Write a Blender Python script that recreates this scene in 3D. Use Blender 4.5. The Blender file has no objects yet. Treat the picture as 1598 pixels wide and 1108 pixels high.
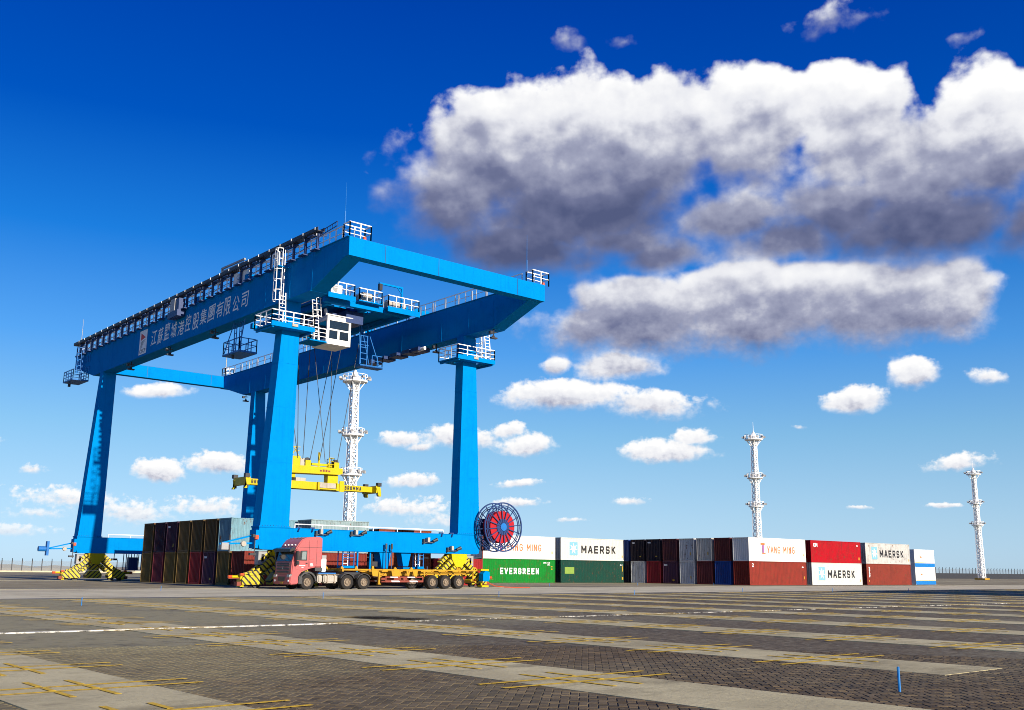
import bpy, math, random
import bmesh
from mathutils import Vector, Matrix

random.seed(7)
scene = bpy.context.scene
R = math.radians

# ------------------------------------------------------------------ camera
# world: +X along the container rows / gantry travel, +Y along the crane span, Z up
CAM_F, CAM_PITCH, CAM_ROLL, CAM_HEAD, CAM_H = 1580.955, R(12.008), R(0.562), R(40.713), 1.492
cam_data = bpy.data.cameras.new('camera')
cam_data.sensor_width = 36.0
cam_data.lens = 36.0 * CAM_F / 1598.0
cam_data.clip_start = 0.1
cam_data.clip_end = 30000.0
cam = bpy.data.objects.new('camera', cam_data)
scene.collection.objects.link(cam)
_f = Vector((math.sin(CAM_HEAD) * math.cos(CAM_PITCH), math.cos(CAM_HEAD) * math.cos(CAM_PITCH), math.sin(CAM_PITCH)))
_r0 = Vector((math.cos(CAM_HEAD), -math.sin(CAM_HEAD), 0.0))
_u0 = _r0.cross(_f)
_r = _r0 * math.cos(CAM_ROLL) + _u0 * math.sin(CAM_ROLL)
_u = -_r0 * math.sin(CAM_ROLL) + _u0 * math.cos(CAM_ROLL)
cam.matrix_world = Matrix(((_r.x, _u.x, -_f.x, 0), (_r.y, _u.y, -_f.y, 0), (_r.z, _u.z, -_f.z, CAM_H), (0, 0, 0, 1)))
scene.camera = cam


def pix_dir(x, y):
    return (_r * ((x - 799) / CAM_F) - _u * ((y - 554) / CAM_F) + _f).normalized()


def pix_ae(x, y):
    d = pix_dir(x, y)
    return math.degrees(math.atan2(d.x, d.y)), math.degrees(math.asin(d.z))


# ------------------------------------------------------------------ view
scene.view_settings.view_transform = 'Standard'
scene.view_settings.look = 'None'
scene.view_settings.gamma = 1.0
scene.view_settings.exposure = 0.7
scene.view_settings.use_curve_mapping = False
scene.cycles.max_bounces = 5
scene.cycles.use_adaptive_sampling = True
scene.cycles.adaptive_threshold = 0.012
scene.cycles.adaptive_min_samples = 12
scene.cycles.use_denoising = True
scene.cycles.filter_width = 0.95
scene.cycles.transparent_max_bounces = 12

# ------------------------------------------------------------------ sun
SUN_EL = R(17.3)
SUN_X = -0.018          # the sun stands over -Y, a hair to -X
sun_vec = Vector((SUN_X, -1.0, 0)).normalized() * math.cos(SUN_EL) + Vector((0, 0, math.sin(SUN_EL)))
sun_data = bpy.data.lights.new('sun', 'SUN')
sun_data.energy = 5.0
sun_data.angle = R(0.5)
sun_data.color = (1.0, 0.90, 0.76)
sun = bpy.data.objects.new('sun', sun_data)
sun.rotation_euler = (-sun_vec).to_track_quat('-Z', 'Y').to_euler()
scene.collection.objects.link(sun)

# ------------------------------------------------------------------ sky with clouds
world = bpy.data.worlds.new('World')
scene.world = world
world.use_nodes = True
WT = world.node_tree
for n in list(WT.nodes):
    WT.nodes.remove(n)


class E:
    """tiny expression builder: wraps a node socket, operators add Math nodes"""
    tree = None

    def __init__(self, s):
        self.s = s

    def _op(self, op, *a):
        n = E.tree.nodes.new('ShaderNodeMath')
        n.operation = op
        for i, v in enumerate((self,) + a):
            if isinstance(v, E):
                E.tree.links.new(v.s, n.inputs[i])
            else:
                n.inputs[i].default_value = v
        return E(n.outputs[0])

    def __add__(self, o): return self._op('ADD', o)
    def __sub__(self, o): return self._op('SUBTRACT', o)
    def __mul__(self, o): return self._op('MULTIPLY', o)
    def __truediv__(self, o): return self._op('DIVIDE', o)
    def max(self, o): return self._op('MAXIMUM', o)
    def min(self, o): return self._op('MINIMUM', o)
    def smin(self, o, k): return self._op('SMOOTH_MIN', o, k)
    def sqrt(self): return self._op('SQRT')
    def abs(self): return self._op('ABSOLUTE')
    def muladd(self, a, b): return self._op('MULTIPLY_ADD', a, b)

    def range(self, a, b, c=0.0, d=1.0, mode='SMOOTHSTEP'):
        n = E.tree.nodes.new('ShaderNodeMapRange')
        n.interpolation_type = mode
        E.tree.links.new(self.s, n.inputs['Value'])
        for k, v in (('From Min', a), ('From Max', b), ('To Min', c), ('To Max', d)):
            if isinstance(v, E):
                E.tree.links.new(v.s, n.inputs[k])
            else:
                n.inputs[k].default_value = v
        return E(n.outputs['Result'])


E.tree = WT
tc = WT.nodes.new('ShaderNodeTexCoord')
sep = WT.nodes.new('ShaderNodeSeparateXYZ')
WT.links.new(tc.outputs['Generated'], sep.inputs[0])
az = E(sep.outputs[0])._op('ARCTAN2', E(sep.outputs[1])) * (180 / math.pi)
el = E(sep.outputs[2])._op('ARCSINE') * (180 / math.pi)


def vec(x, y, z):
    n = WT.nodes.new('ShaderNodeCombineXYZ')
    for i, v in enumerate((x, y, z)):
        if isinstance(v, E):
            WT.links.new(v.s, n.inputs[i])
        else:
            n.inputs[i].default_value = v
    return n.outputs[0]


def noise(v, scale, detail, rough, dist=0.0, out='Fac'):
    n = WT.nodes.new('ShaderNodeTexNoise')
    n.inputs['Scale'].default_value = scale
    n.inputs['Detail'].default_value = detail
    n.inputs['Roughness'].default_value = rough
    n.inputs['Distortion'].default_value = dist
    WT.links.new(v, n.inputs['Vector'])
    return n.outputs[out]


# clouds: pixel of the middle, half width, half height up, half height down, strength
CLOUDS = [
    (770, 250, 170, 100, 150, 1.15, 232, 115), (880, 215, 140, 112, 190, 1.25, 232, 115), (1000, 205, 160, 95, 190, 1.25, 232, 115), (1165, 180, 100, 84, 150, 1.15, 232, 115),
    (700, 300, 110, 75, 95, 1.05, 240, 115), (900, 335, 230, 100, 85, 1.3, 232, 115), (830, 390, 170, 60, 55, 1.2, 300, 115), (960, 375, 130, 55, 45, 1.0, 300, 110),
    (1325, 175, 110, 80, 170, 1.15, 238, 120), (1440, 260, 170, 110, 180, 1.15, 238, 120), (1545, 195, 110, 115, 190, 1.15, 238, 120), (1310, 325, 140, 80, 80, 1.05, 250, 110), (1450, 350, 220, 100, 70, 1.3, 250, 110),
    (1130, 345, 110, 55, 50, 1.05, 330, 70), (1690, 220, 150, 120, 170, 1.0, 238, 120), (1620, 350, 130, 70, 60, 1.0, 258, 120), (1230, 375, 140, 50, 42, 1.05, 330, 85), (1040, 395, 120, 42, 36, .95, 370, 60),
    (1000, 500, 180, 75, 64, 1.1, 468, 80), (1180, 480, 210, 92, 88, 1.25, 468, 80), (1380, 485, 190, 90, 74, 1.2, 468, 80), (1490, 470, 85, 70, 70, 1.0, 468, 80), (910, 510, 95, 58, 50, .9, 480, 80),
    (1290, 40, 170, 44, 40, .26), (880, 62, 80, 40, 36, .10), (985, 66, 76, 42, 38, .12), (1495, 58, 90, 46, 40, .10),
    (958, 574, 76, 32, 26, .95), (860, 570, 26, 18, 14, .7), (870, 622, 130, 32, 28, .85), (1020, 636, 100, 27, 26, .8),
    (1045, 706, 76, 26, 18, .85), (1080, 684, 45, 18, 12, .6), (725, 686, 76, 26, 17, .8), (800, 672, 36, 17, 12, .6), (828, 698, 48, 24, 16, .7),
    (1430, 590, 48, 32, 26, .9), (1332, 628, 54, 26, 18, .9), (245, 740, 48, 26, 16, .9), (345, 726, 60, 22, 16, .8), (255, 607, 56, 15, 10, .7),
    (640, 751, 44, 15, 10, .75), (1497, 727, 58, 20, 13, .7), (1545, 590, 40, 18, 16, .5), (625, 684, 44, 15, 12, .6), (655, 697, 30, 9, 8, .6), (572, 265, 26, 18, 14, .0),
    (110, 782, 120, 30, 18, .40), (50, 735, 36, 14, 10, .4), (205, 806, 105, 30, 20, .40), (630, 795, 90, 24, 14, .46), (710, 815, 95, 24, 14, .42),
    (810, 755, 42, 9, 7, .5), (985, 783, 34, 9, 7, .5), (805, 785, 40, 9, 7, .55), (1336, 793, 22, 5, 4, .5), (1475, 790, 40, 6, 4, .5), (890, 812, 40, 6, 4, .4),
    (1250, 665, 20, 7, 6, .4), (320, 795, 110, 28, 16, .38), (20, 828, 100, 18, 12, .36), (60, 800, 90, 20, 12, .34), (1730, 640, 90, 30, 22, .8), (-90, 690, 90, 26, 18, .8),
]


def vmath(op, *a):
    n = WT.nodes.new('ShaderNodeVectorMath')
    n.operation = op
    for i, v in enumerate(a):
        if isinstance(v, tuple):
            n.inputs[i].default_value = v
        else:
            WT.links.new(v, n.inputs[i])
    return n.outputs['Value'] if op == 'LENGTH' else n.outputs[0]


CLOUD_PAR = []
for (x, y, rx, ru, rd, st, mid, half) in [c if len(c) == 8 else c + (c[1], c[3]) for c in CLOUDS]:
    ca, ce = pix_ae(x, y)
    ra = abs(pix_ae(x + rx, y)[0] - ca)
    me_ = pix_ae(x, mid)[1]
    ih = 1 / abs(pix_ae(x, mid - half)[1] - me_)
    CLOUD_PAR.append((ca, ce, 1 / ra, 1 / abs(pix_ae(x, y - ru)[1] - ce), 1 / abs(pix_ae(x, y + rd)[1] - ce), st, me_, ih))


def cloud_field(a, e):
    """highest of the cloud bodies at this point (1 in the middle, 0 at the rim) and the height within the cloud (-1 base .. 1 crown)"""
    u, hs_, ws, p = None, None, None, vec(a, e, 0.0)
    for ca, ce, ia, iu, idn, st, me_, ih in CLOUD_PAR:
        up = vmath('MULTIPLY_ADD', p, (ia, iu, 0), (-ca * ia, -ce * iu, 0))
        dn = vmath('MULTIPLY_ADD', p, (ia, -idn, 0), (-ca * ia, ce * idn, 0))
        f = E(vmath('LENGTH', vmath('MAXIMUM', up, dn))).muladd(-max(st, .55), st)
        w = (f + 0.35).max(0.0)
        w = w * w
        h_ = e.muladd(ih, -me_ * ih)
        u = f if u is None else u._op('SMOOTH_MAX', f, 0.12)
        hs_ = w * h_ if hs_ is None else w.muladd(h_, hs_)
        ws = w if ws is None else ws + w
    return u.max(-0.6), hs_ / (ws + 0.0001)


wv = vec(az, el, 0.0)
warp = WT.nodes.new('ShaderNodeSeparateXYZ')
WT.links.new(noise(wv, 0.22, 3, .55, out='Color'), warp.inputs[0])
size = el.range(1.0, 20.0, 0.20, 1.0, 'LINEAR')
wa = az + (E(warp.outputs[0]) - 0.5) * size * 3.2
we = el + (E(warp.outputs[1]) - 0.5) * size * 2.2


def fbm(a, e):
    v = vec(a, e * 1.2, 0.0)
    big = E(noise(v, 0.24, 3, .48))
    mid_ = E(noise(v, 0.70, 5, .47))
    fine = E(noise(v, 2.6, 5, .55))
    k = el.range(3.0, 16.0, 0.35, 1.1, 'LINEAR')
    q = el.range(3.0, 16.0, 0.80, 0.10, 'LINEAR')
    return (big - 0.5) * k + (mid_ - 0.5) * 0.58 + (fine - 0.5) * q


n0 = fbm(az, el)
cf, height = cloud_field(wa, we)
v0 = cf + n0 * 1.05
n2 = fbm(az + size * 0.45, el + size * 1.0)
# crisp crowns, thin wispy undersides
soft = height.range(-1.0, 0.7, 0.80, 0.20)
dens = v0.range(-0.05, soft)
lit = height * 0.45 + (n0 - n2) * 0.66 + 0.585 - v0.range(0.3, 1.1, 0.0, 0.08)
# thin rims and small far clouds let the light through
lit = lit + (dens * -0.14 + 0.14) + el.range(9.0, 17.0, 0.22, 0.0)
lit = lit.range(0.0, 1.0, mode='LINEAR')
sky = WT.nodes.new('ShaderNodeTexSky')
sky.sky_type = 'NISHITA'
sky.sun_disc = False
sky.sun_elevation = SUN_EL
sky.sun_rotation = math.atan2(sun_vec.x, sun_vec.y)
sky.air_density = 1.0
sky.dust_density = 0.3
sky.ozone_density = 3.0
# the camera's rendering of that sky is far bluer than the raw one: keep its brightness, grade its colour by height
bw = WT.nodes.new('ShaderNodeRGBToBW')
WT.links.new(sky.outputs[0], bw.inputs[0])
bright = (E(bw.outputs[0]) * 0.22)._op('POWER', 0.42)
grade = WT.nodes.new('ShaderNodeValToRGB')
WT.links.new(el.range(0.0, 40.0, mode='LINEAR').s, grade.inputs[0])
gr = grade.color_ramp
gr.elements[0].position = 0.0; gr.elements[0].color = (.48, .66, .80, 1)
gr.elements[1].position = 1.0; gr.elements[1].color = (.0, .045, .44, 1)
for p, c in ((.06, (.40, .62, .80)), (.185, (.24, .53, .84)), (.30, (.098, .40, .95)), (.44, (.014, .25, .88)), (.60, (.0, .122, .71)), (.76, (.0, .088, .64))):
    x_ = gr.elements.new(p); x_.color = c + (1,)
SKY_K = 6.15
skyc = WT.nodes.new('ShaderNodeVectorMath'); skyc.operation = 'SCALE'
WT.links.new(grade.outputs[0], skyc.inputs[0])
WT.links.new((bright * SKY_K).s, skyc.inputs['Scale'])
hs = skyc
ramp = WT.nodes.new('ShaderNodeValToRGB')
WT.links.new(lit.s, ramp.inputs[0])
cr = ramp.color_ramp
CL = 6.3
cr.elements[0].position = 0.0; cr.elements[0].color = (.085, .105, .215, 1)
cr.elements[1].position = 1.0; cr.elements[1].color = (.98, .98, .98, 1)
for p, c in ((.25, (.160, .180, .31)), (.5, (.36, .38, .51)), (.75, (.80, .81, .86))):
    el_ = cr.elements.new(p); el_.color = c + (1,)
cmul = WT.nodes.new('ShaderNodeMix'); cmul.data_type = 'RGBA'; cmul.blend_type = 'MULTIPLY'
cmul.inputs[0].default_value = 1.0
WT.links.new(ramp.outputs[0], cmul.inputs[6])
cmul.inputs[7].default_value = (CL, CL, CL, 1)
mix = WT.nodes.new('ShaderNodeMix'); mix.data_type = 'RGBA'
WT.links.new((dens * el.range(-0.5, 4.0, .35, 1.0)).s, mix.inputs[0])
WT.links.new(hs.outputs[0], mix.inputs[6])
WT.links.new(cmul.outputs[2], mix.inputs[7])
bg = WT.nodes.new('ShaderNodeBackground')
bg.inputs[1].default_value = 0.1
WT.links.new(mix.outputs[2], bg.inputs[0])
wo = WT.nodes.new('ShaderNodeOutputWorld')
WT.links.new(bg.outputs[0], wo.inputs[0])
E.tree = None
world.cycles.sampling_method = 'MANUAL'
world.cycles.sample_map_resolution = 128

# ------------------------------------------------------------------ helpers
COL = scene.collection


class MB:
    """collects geometry in world coordinates; build() links it as one mesh object"""

    def __init__(self):
        self.v, self.f = [], []

    def add(self, vs, fs):
        o = len(self.v)
        self.v += [tuple(p) for p in vs]
        self.f += [tuple(i + o for i in f) for f in fs]
        return self

    def box(self, x0, x1, y0, y1, z0, z1):
        return self.add([(x0, y0, z0), (x1, y0, z0), (x1, y1, z0), (x0, y1, z0), (x0, y0, z1), (x1, y0, z1), (x1, y1, z1), (x0, y1, z1)],
                        [(0, 3, 2, 1), (4, 5, 6, 7), (0, 1, 5, 4), (1, 2, 6, 5), (2, 3, 7, 6), (3, 0, 4, 7)])

    def cbox(self, c, d):
        return self.box(c[0] - d[0] / 2, c[0] + d[0] / 2, c[1] - d[1] / 2, c[1] + d[1] / 2, c[2] - d[2] / 2, c[2] + d[2] / 2)

    def loft(self, a, b):
        """closed solid between two rings with the same number of points"""
        n = len(a)
        fs = [tuple(reversed(range(n))), tuple(range(n, 2 * n))]
        fs += [(i, (i + 1) % n, n + (i + 1) % n, n + i) for i in range(n)]
        return self.add(list(a) + list(b), fs)

    def prism(self, poly, axis, a0, a1):
        """poly: 2-D points in the two other axes (in xyz order), extruded along axis"""
        def p(q, t):
            return {'x': (t, q[0], q[1]), 'y': (q[0], t, q[1]), 'z': (q[0], q[1], t)}[axis]
        area = sum(poly[i][0] * poly[(i + 1) % len(poly)][1] - poly[(i + 1) % len(poly)][0] * poly[i][1] for i in range(len(poly)))
        if (area < 0) != (axis == 'y'):
            poly = list(reversed(poly))
        return self.loft([p(q, a0) for q in poly], [p(q, a1) for q in poly])

    def bar(self, p, q, w=0.05, h=None):
        h = h or w
        p, q = Vector(p), Vector(q)
        d = (q - p).normalized()
        s = d.cross(Vector((0, 0, 1)))
        s = Vector((1, 0, 0)) if s.length < 1e-3 else s.normalized()
        u = s.cross(d)
        a = [p + s * (w / 2 * i) + u * (h / 2 * j) for i, j in ((-1, -1), (1, -1), (1, 1), (-1, 1))]
        return self.loft(a, [x + (q - p) for x in a])

    def tube(self, p, q, r, n=8, r2=None):
        p, q = Vector(p), Vector(q)
        d = (q - p).normalized()
        s = d.cross(Vector((0, 0, 1)))
        s = Vector((1, 0, 0)) if s.length < 1e-3 else s.normalized()
        u = s.cross(d)
        r2 = r if r2 is None else r2
        ring = [(math.cos(2 * math.pi * k / n), math.sin(2 * math.pi * k / n)) for k in range(n)]
        return self.loft([p + s * (c * r) + u * (e * r) for c, e in ring], [q + s * (c * r2) + u * (e * r2) for c, e in ring])

    def lathe(self, prof, c, axis='y', n=28):
        """prof: (offset along axis, radius) pairs, closed with caps when the radius is 0"""
        rings = []
        for t, r in prof:
            rg = []
            for k in range(n):
                a = 2 * math.pi * k / n
                u, w = r * math.cos(a), r * math.sin(a)
                rg.append({'y': (c[0] + u, c[1] + t, c[2] + w), 'x': (c[0] + t, c[1] + u, c[2] + w), 'z': (c[0] + u, c[1] + w, c[2] + t)}[axis])
            rings.append(rg)
        vs = [p for rg in rings for p in rg]
        fs = []
        for i in range(len(rings) - 1):
            for k in range(n):
                a, b = i * n + k, i * n + (k + 1) % n
                f = (a, b, b + n, a + n)
                fs.append(f if axis == 'y' else tuple(reversed(f)))
        first, last = tuple(range(n)), tuple(range((len(rings) - 1) * n, len(rings) * n))
        fs.append(tuple(reversed(first)) if axis == 'y' else first)
        fs.append(last if axis == 'y' else tuple(reversed(last)))
        return self.add(vs, fs)

    def ring(self, c, r, w, axis='y', n=36):
        """a square-section hoop"""
        return self.lathe_open([(-w / 2, r - w / 2), (-w / 2, r + w / 2), (w / 2, r + w / 2), (w / 2, r - w / 2)], c, axis, n)

    def lathe_open(self, prof, c, axis='y', n=36):
        m = len(prof)
        vs = []
        for k in range(n):
            a = 2 * math.pi * k / n
            for t, r in prof:
                u, w = r * math.cos(a), r * math.sin(a)
                vs.append({'y': (c[0] + u, c[1] + t, c[2] + w), 'x': (c[0] + t, c[1] + u, c[2] + w), 'z': (c[0] + u, c[1] + w, c[2] + t)}[axis])
        fs = []
        for k in range(n):
            for i in range(m):
                a, b = k * m + i, k * m + (i + 1) % m
                c2, d = ((k + 1) % n) * m + (i + 1) % m, ((k + 1) % n) * m + i
                fs.append((a, b, c2, d))
        return self.add(vs, fs)

    def mesh(self, name, origin=(0, 0, 0), smooth=False):
        me = bpy.data.meshes.new(name)
        o = origin
        me.from_pydata([(p[0] - o[0], p[1] - o[1], p[2] - o[2]) for p in self.v], [], self.f)
        bm = bmesh.new()
        bm.from_mesh(me)
        bmesh.ops.recalc_face_normals(bm, faces=bm.faces)
        bm.to_mesh(me)
        bm.free()
        if smooth:
            for p in me.polygons:
                p.use_smooth = True
            me.set_sharp_from_angle(angle=R(38))
        return me

    def build(self, name, m, parent=None, smooth=False, loc=None):
        o0 = origin_of(parent) if parent is not None else (loc or (0, 0, 0))
        me = self.mesh(name, o0, smooth)
        me.materials.append(m)
        return link(name, me, parent, o0 if parent is None else None)


ORIGIN = {}


def origin_of(o):
    return ORIGIN[o.name]


def link(name, data, parent=None, loc=None):
    o = bpy.data.objects.new(name, data)
    COL.objects.link(o)
    if parent is not None:
        o.parent = parent
        ORIGIN[o.name] = ORIGIN[parent.name]
    else:
        o.location = loc or (0, 0, 0)
        ORIGIN[o.name] = tuple(loc or (0, 0, 0))
    return o


def tag(o, label=None, cat=None, group=None, kind=None):
    for k, v in (('label', label), ('category', cat), ('group', group), ('kind', kind)):
        if v:
            o[k] = v
    return o


def thing(name, loc, label, cat, group=None):
    return tag(link(name, None, None, tuple(loc)), label, cat, group)


def copy_tree(o, parent=None):
    c = o.copy()
    COL.objects.link(c)
    c.parent = parent
    ORIGIN[c.name] = ORIGIN[o.name]
    for ch in o.children:
        copy_tree(ch, c)
    return c


# ------------------------------------------------------------------ materials
def new_mat(name):
    m = bpy.data.materials.new(name)
    m.use_nodes = True
    nt = m.node_tree
    b = nt.nodes['Principled BSDF']
    return m, nt, b


def N(nt, typ, **kw):
    n = nt.nodes.new(typ)
    for k, v in kw.items():
        if hasattr(n, k) and not k[0].isupper():
            setattr(n, k, v)
    return n


def mixc(nt, fac, a, b, mode='MIX'):
    n = nt.nodes.new('ShaderNodeMix')
    n.data_type = 'RGBA'
    n.blend_type = mode
    for i, v in ((0, fac), (6, a), (7, b)):
        if isinstance(v, (int, float)):
            n.inputs[i].default_value = v
        elif isinstance(v, (tuple, list)):
            n.inputs[i].default_value = tuple(v)[:3] + (1,)
        else:
            nt.links.new(v, n.inputs[i])
    return n.outputs[2]


def coords(nt, scale=(1, 1, 1), rot=(0, 0, 0), per_object=True, src='Object'):
    tc = nt.nodes.new('ShaderNodeTexCoord')
    mp = nt.nodes.new('ShaderNodeMapping')
    nt.links.new(tc.outputs[src], mp.inputs[0])
    mp.inputs['Scale'].default_value = scale
    mp.inputs['Rotation'].default_value = rot
    if per_object:
        oi = nt.nodes.new('ShaderNodeObjectInfo')
        mu = nt.nodes.new('ShaderNodeMath')
        mu.operation = 'MULTIPLY'
        mu.inputs[1].default_value = 91.0
        nt.links.new(oi.outputs['Random'], mu.inputs[0])
        nt.links.new(mu.outputs[0], mp.inputs['Location'])
    return mp.outputs[0]


def tnoise(nt, v, scale, detail=5, rough=.6, lo=.35, hi=.65):
    n = nt.nodes.new('ShaderNodeTexNoise')
    n.inputs['Scale'].default_value = scale
    n.inputs['Detail'].default_value = detail
    n.inputs['Roughness'].default_value = rough
    nt.links.new(v, n.inputs['Vector'])
    r = nt.nodes.new('ShaderNodeMapRange')
    r.interpolation_type = 'SMOOTHSTEP'
    r.inputs['From Min'].default_value = lo
    r.inputs['From Max'].default_value = hi
    nt.links.new(n.outputs['Fac'], r.inputs['Value'])
    return r.outputs['Result']


def scale_val(nt, s, k):
    m = nt.nodes.new('ShaderNodeMath')
    m.operation = 'MULTIPLY'
    nt.links.new(s, m.inputs[0])
    m.inputs[1].default_value = k
    return m.outputs[0]


def paint(name, col=None, rough=.42, dirt=.35, dirtcol=(.10, .085, .06), streak=.25, rust=0.0, metal=0.0, spec=.25, fade=.08):
    """weathered paint: patchy grime, vertical run-off streaks, rust specks; col None takes the object's own colour"""
    m, nt, b = new_mat(name)
    if col is None:
        oi = nt.nodes.new('ShaderNodeObjectInfo')
        base = oi.outputs['Color']
    else:
        base = tuple(col)
    grime = tnoise(nt, coords(nt), 0.9, 6, .65, .42, .78)
    run = tnoise(nt, coords(nt, (3.2, 3.2, .16)), 1.6, 4, .6, .48, .80)
    c = mixc(nt, scale_val(nt, grime, dirt), base, dirtcol)
    c = mixc(nt, scale_val(nt, run, streak), c, dirtcol)
    if rust:
        rs = tnoise(nt, coords(nt, (1, 1, .6)), 3.5, 8, .7, .62 - rust * .1, .74 - rust * .1)
        c = mixc(nt, rs, c, (.13, .045, .018))
    fd = tnoise(nt, coords(nt), .35, 3, .5, .3, .7)
    c = mixc(nt, scale_val(nt, fd, fade), c, (1, 1, 1), 'SOFT_LIGHT')
    nt.links.new(c, b.inputs['Base Color'])
    b.inputs['Roughness'].default_value = rough
    b.inputs['Metallic'].default_value = metal
    b.inputs['Specular IOR Level'].default_value = spec
    return m


def stripes(name, sx, sz, period=.46):
    m, nt, b = new_mat(name)
    tc = nt.nodes.new('ShaderNodeTexCoord')
    sp = nt.nodes.new('ShaderNodeSeparateXYZ')
    nt.links.new(tc.outputs['Object'], sp.inputs[0])
    E.tree = nt
    t = (E(sp.outputs[0]) * sx + E(sp.outputs[2]) * sz) * (1 / period)
    k = t._op('FRACT')
    k = k._op('GREATER_THAN', 0.63)
    E.tree = None
    c = mixc(nt, k.s, (.47, .36, .001), (.010, .010, .010))
    gr = tnoise(nt, coords(nt), 2.2, 6, .7, .45, .8)
    c = mixc(nt, scale_val(nt, gr, .35), c, (.07, .055, .035))
    nt.links.new(c, b.inputs['Base Color'])
    b.inputs['Roughness'].default_value = .5
    return m


def plain(name, col, rough=.5, metal=0.0, spec=.5):
    m, nt, b = new_mat(name)
    v = tnoise(nt, coords(nt), 3.0, 4, .6, .3, .8)
    c = mixc(nt, scale_val(nt, v, .22), tuple(col), tuple(x * .55 for x in col))
    nt.links.new(c, b.inputs['Base Color'])
    b.inputs['Roughness'].default_value = rough
    b.inputs['Metallic'].default_value = metal
    b.inputs['Specular IOR Level'].default_value = spec
    return m


BLUE = (.0, .182, .49)
M = {
    'blue': paint('crane_blue', BLUE, .7, .24, (.0, .085, .26), .30, spec=.015, fade=.0),
    'blue2': plain('dark_blue_steel', (.004, .028, .12), .5),
    'blue3': paint('frame_blue', (.008, .12, .38), .5, .2, (.02, .04, .08), .15),
    'white': paint('white_paint', (.82, .82, .80), .5, .25, (.22, .19, .15), .25),
    'yellow': paint('yellow_paint', (.47, .36, .001), .45, .15, (.20, .13, .01), .15),
    'yellow_old': paint('old_yellow_paint', (.42, .22, .008), .55, .45, (.09, .055, .025), .4, rust=.6),
    'stripe_l': stripes('hazard_stripes_left', 1, -1), 'stripe_r': stripes('hazard_stripes_right', 1, 1),
    'dark': plain('dark_steel', (.022, .022, .026), .55), 'black': plain('black_plastic', (.012, .012, .013), .45),
    'grey': plain('grey_steel', (.26, .26, .26), .5), 'lgrey': paint('light_grey_box', (.36, .33, .28), .55, .4, (.15, .11, .07), .35),
    'red': paint('reel_red', (.33, .004, .010), .6, .1, (.2, .02, .02), .1), 'orange': plain('orange_lamp', (.5, .06, .008), .4),
    'rope': plain('wire_rope', (.03, .035, .045), .6), 'rubber': plain('tyre_rubber', (.022, .020, .019), .85, spec=.2),
    'rim': paint('wheel_rim', (.22, .17, .12), .55, .6, (.09, .065, .045), .3), 'cab': paint('truck_red', (.39, .092, .092), .38, .30, (.30, .13, .11), .2),
    'fender': plain('fender_plastic', (.045, .044, .044), .7), 'guard': paint('guard_redbrown', (.20, .040, .025), .6, .4, (.10, .06, .04), .3),
    'cont': paint('container_paint', None, .6, .36, (.028, .018, .012), .48, rust=.55, spec=.10, fade=.04), 'contclean': paint('container_paint_clean', None, .5, .12, (.30, .26, .20), .16, spec=.15),
    'letter_w': plain('lettering_white', (.82, .82, .80), .6), 'letter_k': plain('lettering_black', (.008, .008, .009), .6),
    'letter_o': plain('lettering_orange', (.52, .13, .015), .6), 'letter_b': plain('lettering_light_blue', (.16, .36, .44), .6),
    'letter_y': plain('lettering_yellow', (.46, .26, .01), .6), 'letter_g': plain('lettering_green', (.17, .27, .035), .6),
    'letter_v': plain('lettering_violet', (.30, .10, .28), .6), 'letter_c': plain('lettering_grey', (.52, .55, .60), .7), 'letter_r': plain('lettering_red', (.60, .06, .05), .7),
    'marker': plain('marker_blue', (.0, .14, .42), .5),
}


def glass_mat():
    m, nt, b = new_mat('dark_glass')
    b.inputs['Base Color'].default_value = (.012, .018, .024, 1)
    b.inputs['Roughness'].default_value = .08
    b.inputs['Specular IOR Level'].default_value = .8
    return m


def pane_mat():
    m, nt, b = new_mat('clear_pane')
    b.inputs['Base Color'].default_value = (.28, .33, .32, 1)
    b.inputs['Roughness'].default_value = .12
    b.inputs['Alpha'].default_value = .55
    return m


M['glass'], M['pane'] = glass_mat(), pane_mat()


# ------------------------------------------------------------------ lettering
def text_mesh(s, bold=0.0, shear=0.0):
    cu = bpy.data.curves.new('lettering', 'FONT')
    cu.body = s
    cu.offset = bold
    cu.shear = shear
    cu.resolution_u = 3
    ob = bpy.data.objects.new('lettering', cu)
    COL.objects.link(ob)
    bpy.context.view_layer.update()
    dg = bpy.context.evaluated_depsgraph_get()
    me = bpy.data.meshes.new_from_object(ob.evaluated_get(dg))
    bpy.data.objects.remove(ob)
    bpy.data.curves.remove(cu)
    xs = [v.co.x for v in me.vertices]
    ys = [v.co.y for v in me.vertices]
    vs = [(v.co.x, v.co.y) for v in me.vertices]
    fs = [tuple(p.vertices) for p in me.polygons]
    bpy.data.meshes.remove(me)
    return vs, fs, (min(xs), max(xs), min(ys), max(ys))


TEXT_CACHE = {}


def put_text(mb, s, o, right, up, w, h, bold=0.0, shear=0.0):
    """fit the string in a w x h box: o = lower left corner, right/up = unit vectors"""
    if set(s) <= {'-', ' '}:               # too small to read in the photograph: just the blots of paint
        o, right, up = Vector(o), Vector(right), Vector(up)
        u = w / len(s)
        for i, c in enumerate(s):
            if c == '-':
                a, hh = o + right * (u * i), h * (1.0 if i % 3 else .75)
                mb.add([a, a + right * (u * .72), a + right * (u * .72) + up * hh, a + up * hh], [(0, 1, 2, 3)])
        return mb
    key = (s, bold, shear)
    if key not in TEXT_CACHE:
        TEXT_CACHE[key] = text_mesh(s, bold, shear)
    vs, fs, (x0, x1, y0, y1) = TEXT_CACHE[key]
    o, right, up = Vector(o), Vector(right), Vector(up)
    mb.add([o + right * ((x - x0) / (x1 - x0) * w) + up * ((y - y0) / (y1 - y0) * h) for x, y in vs], fs)
    return mb


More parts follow.
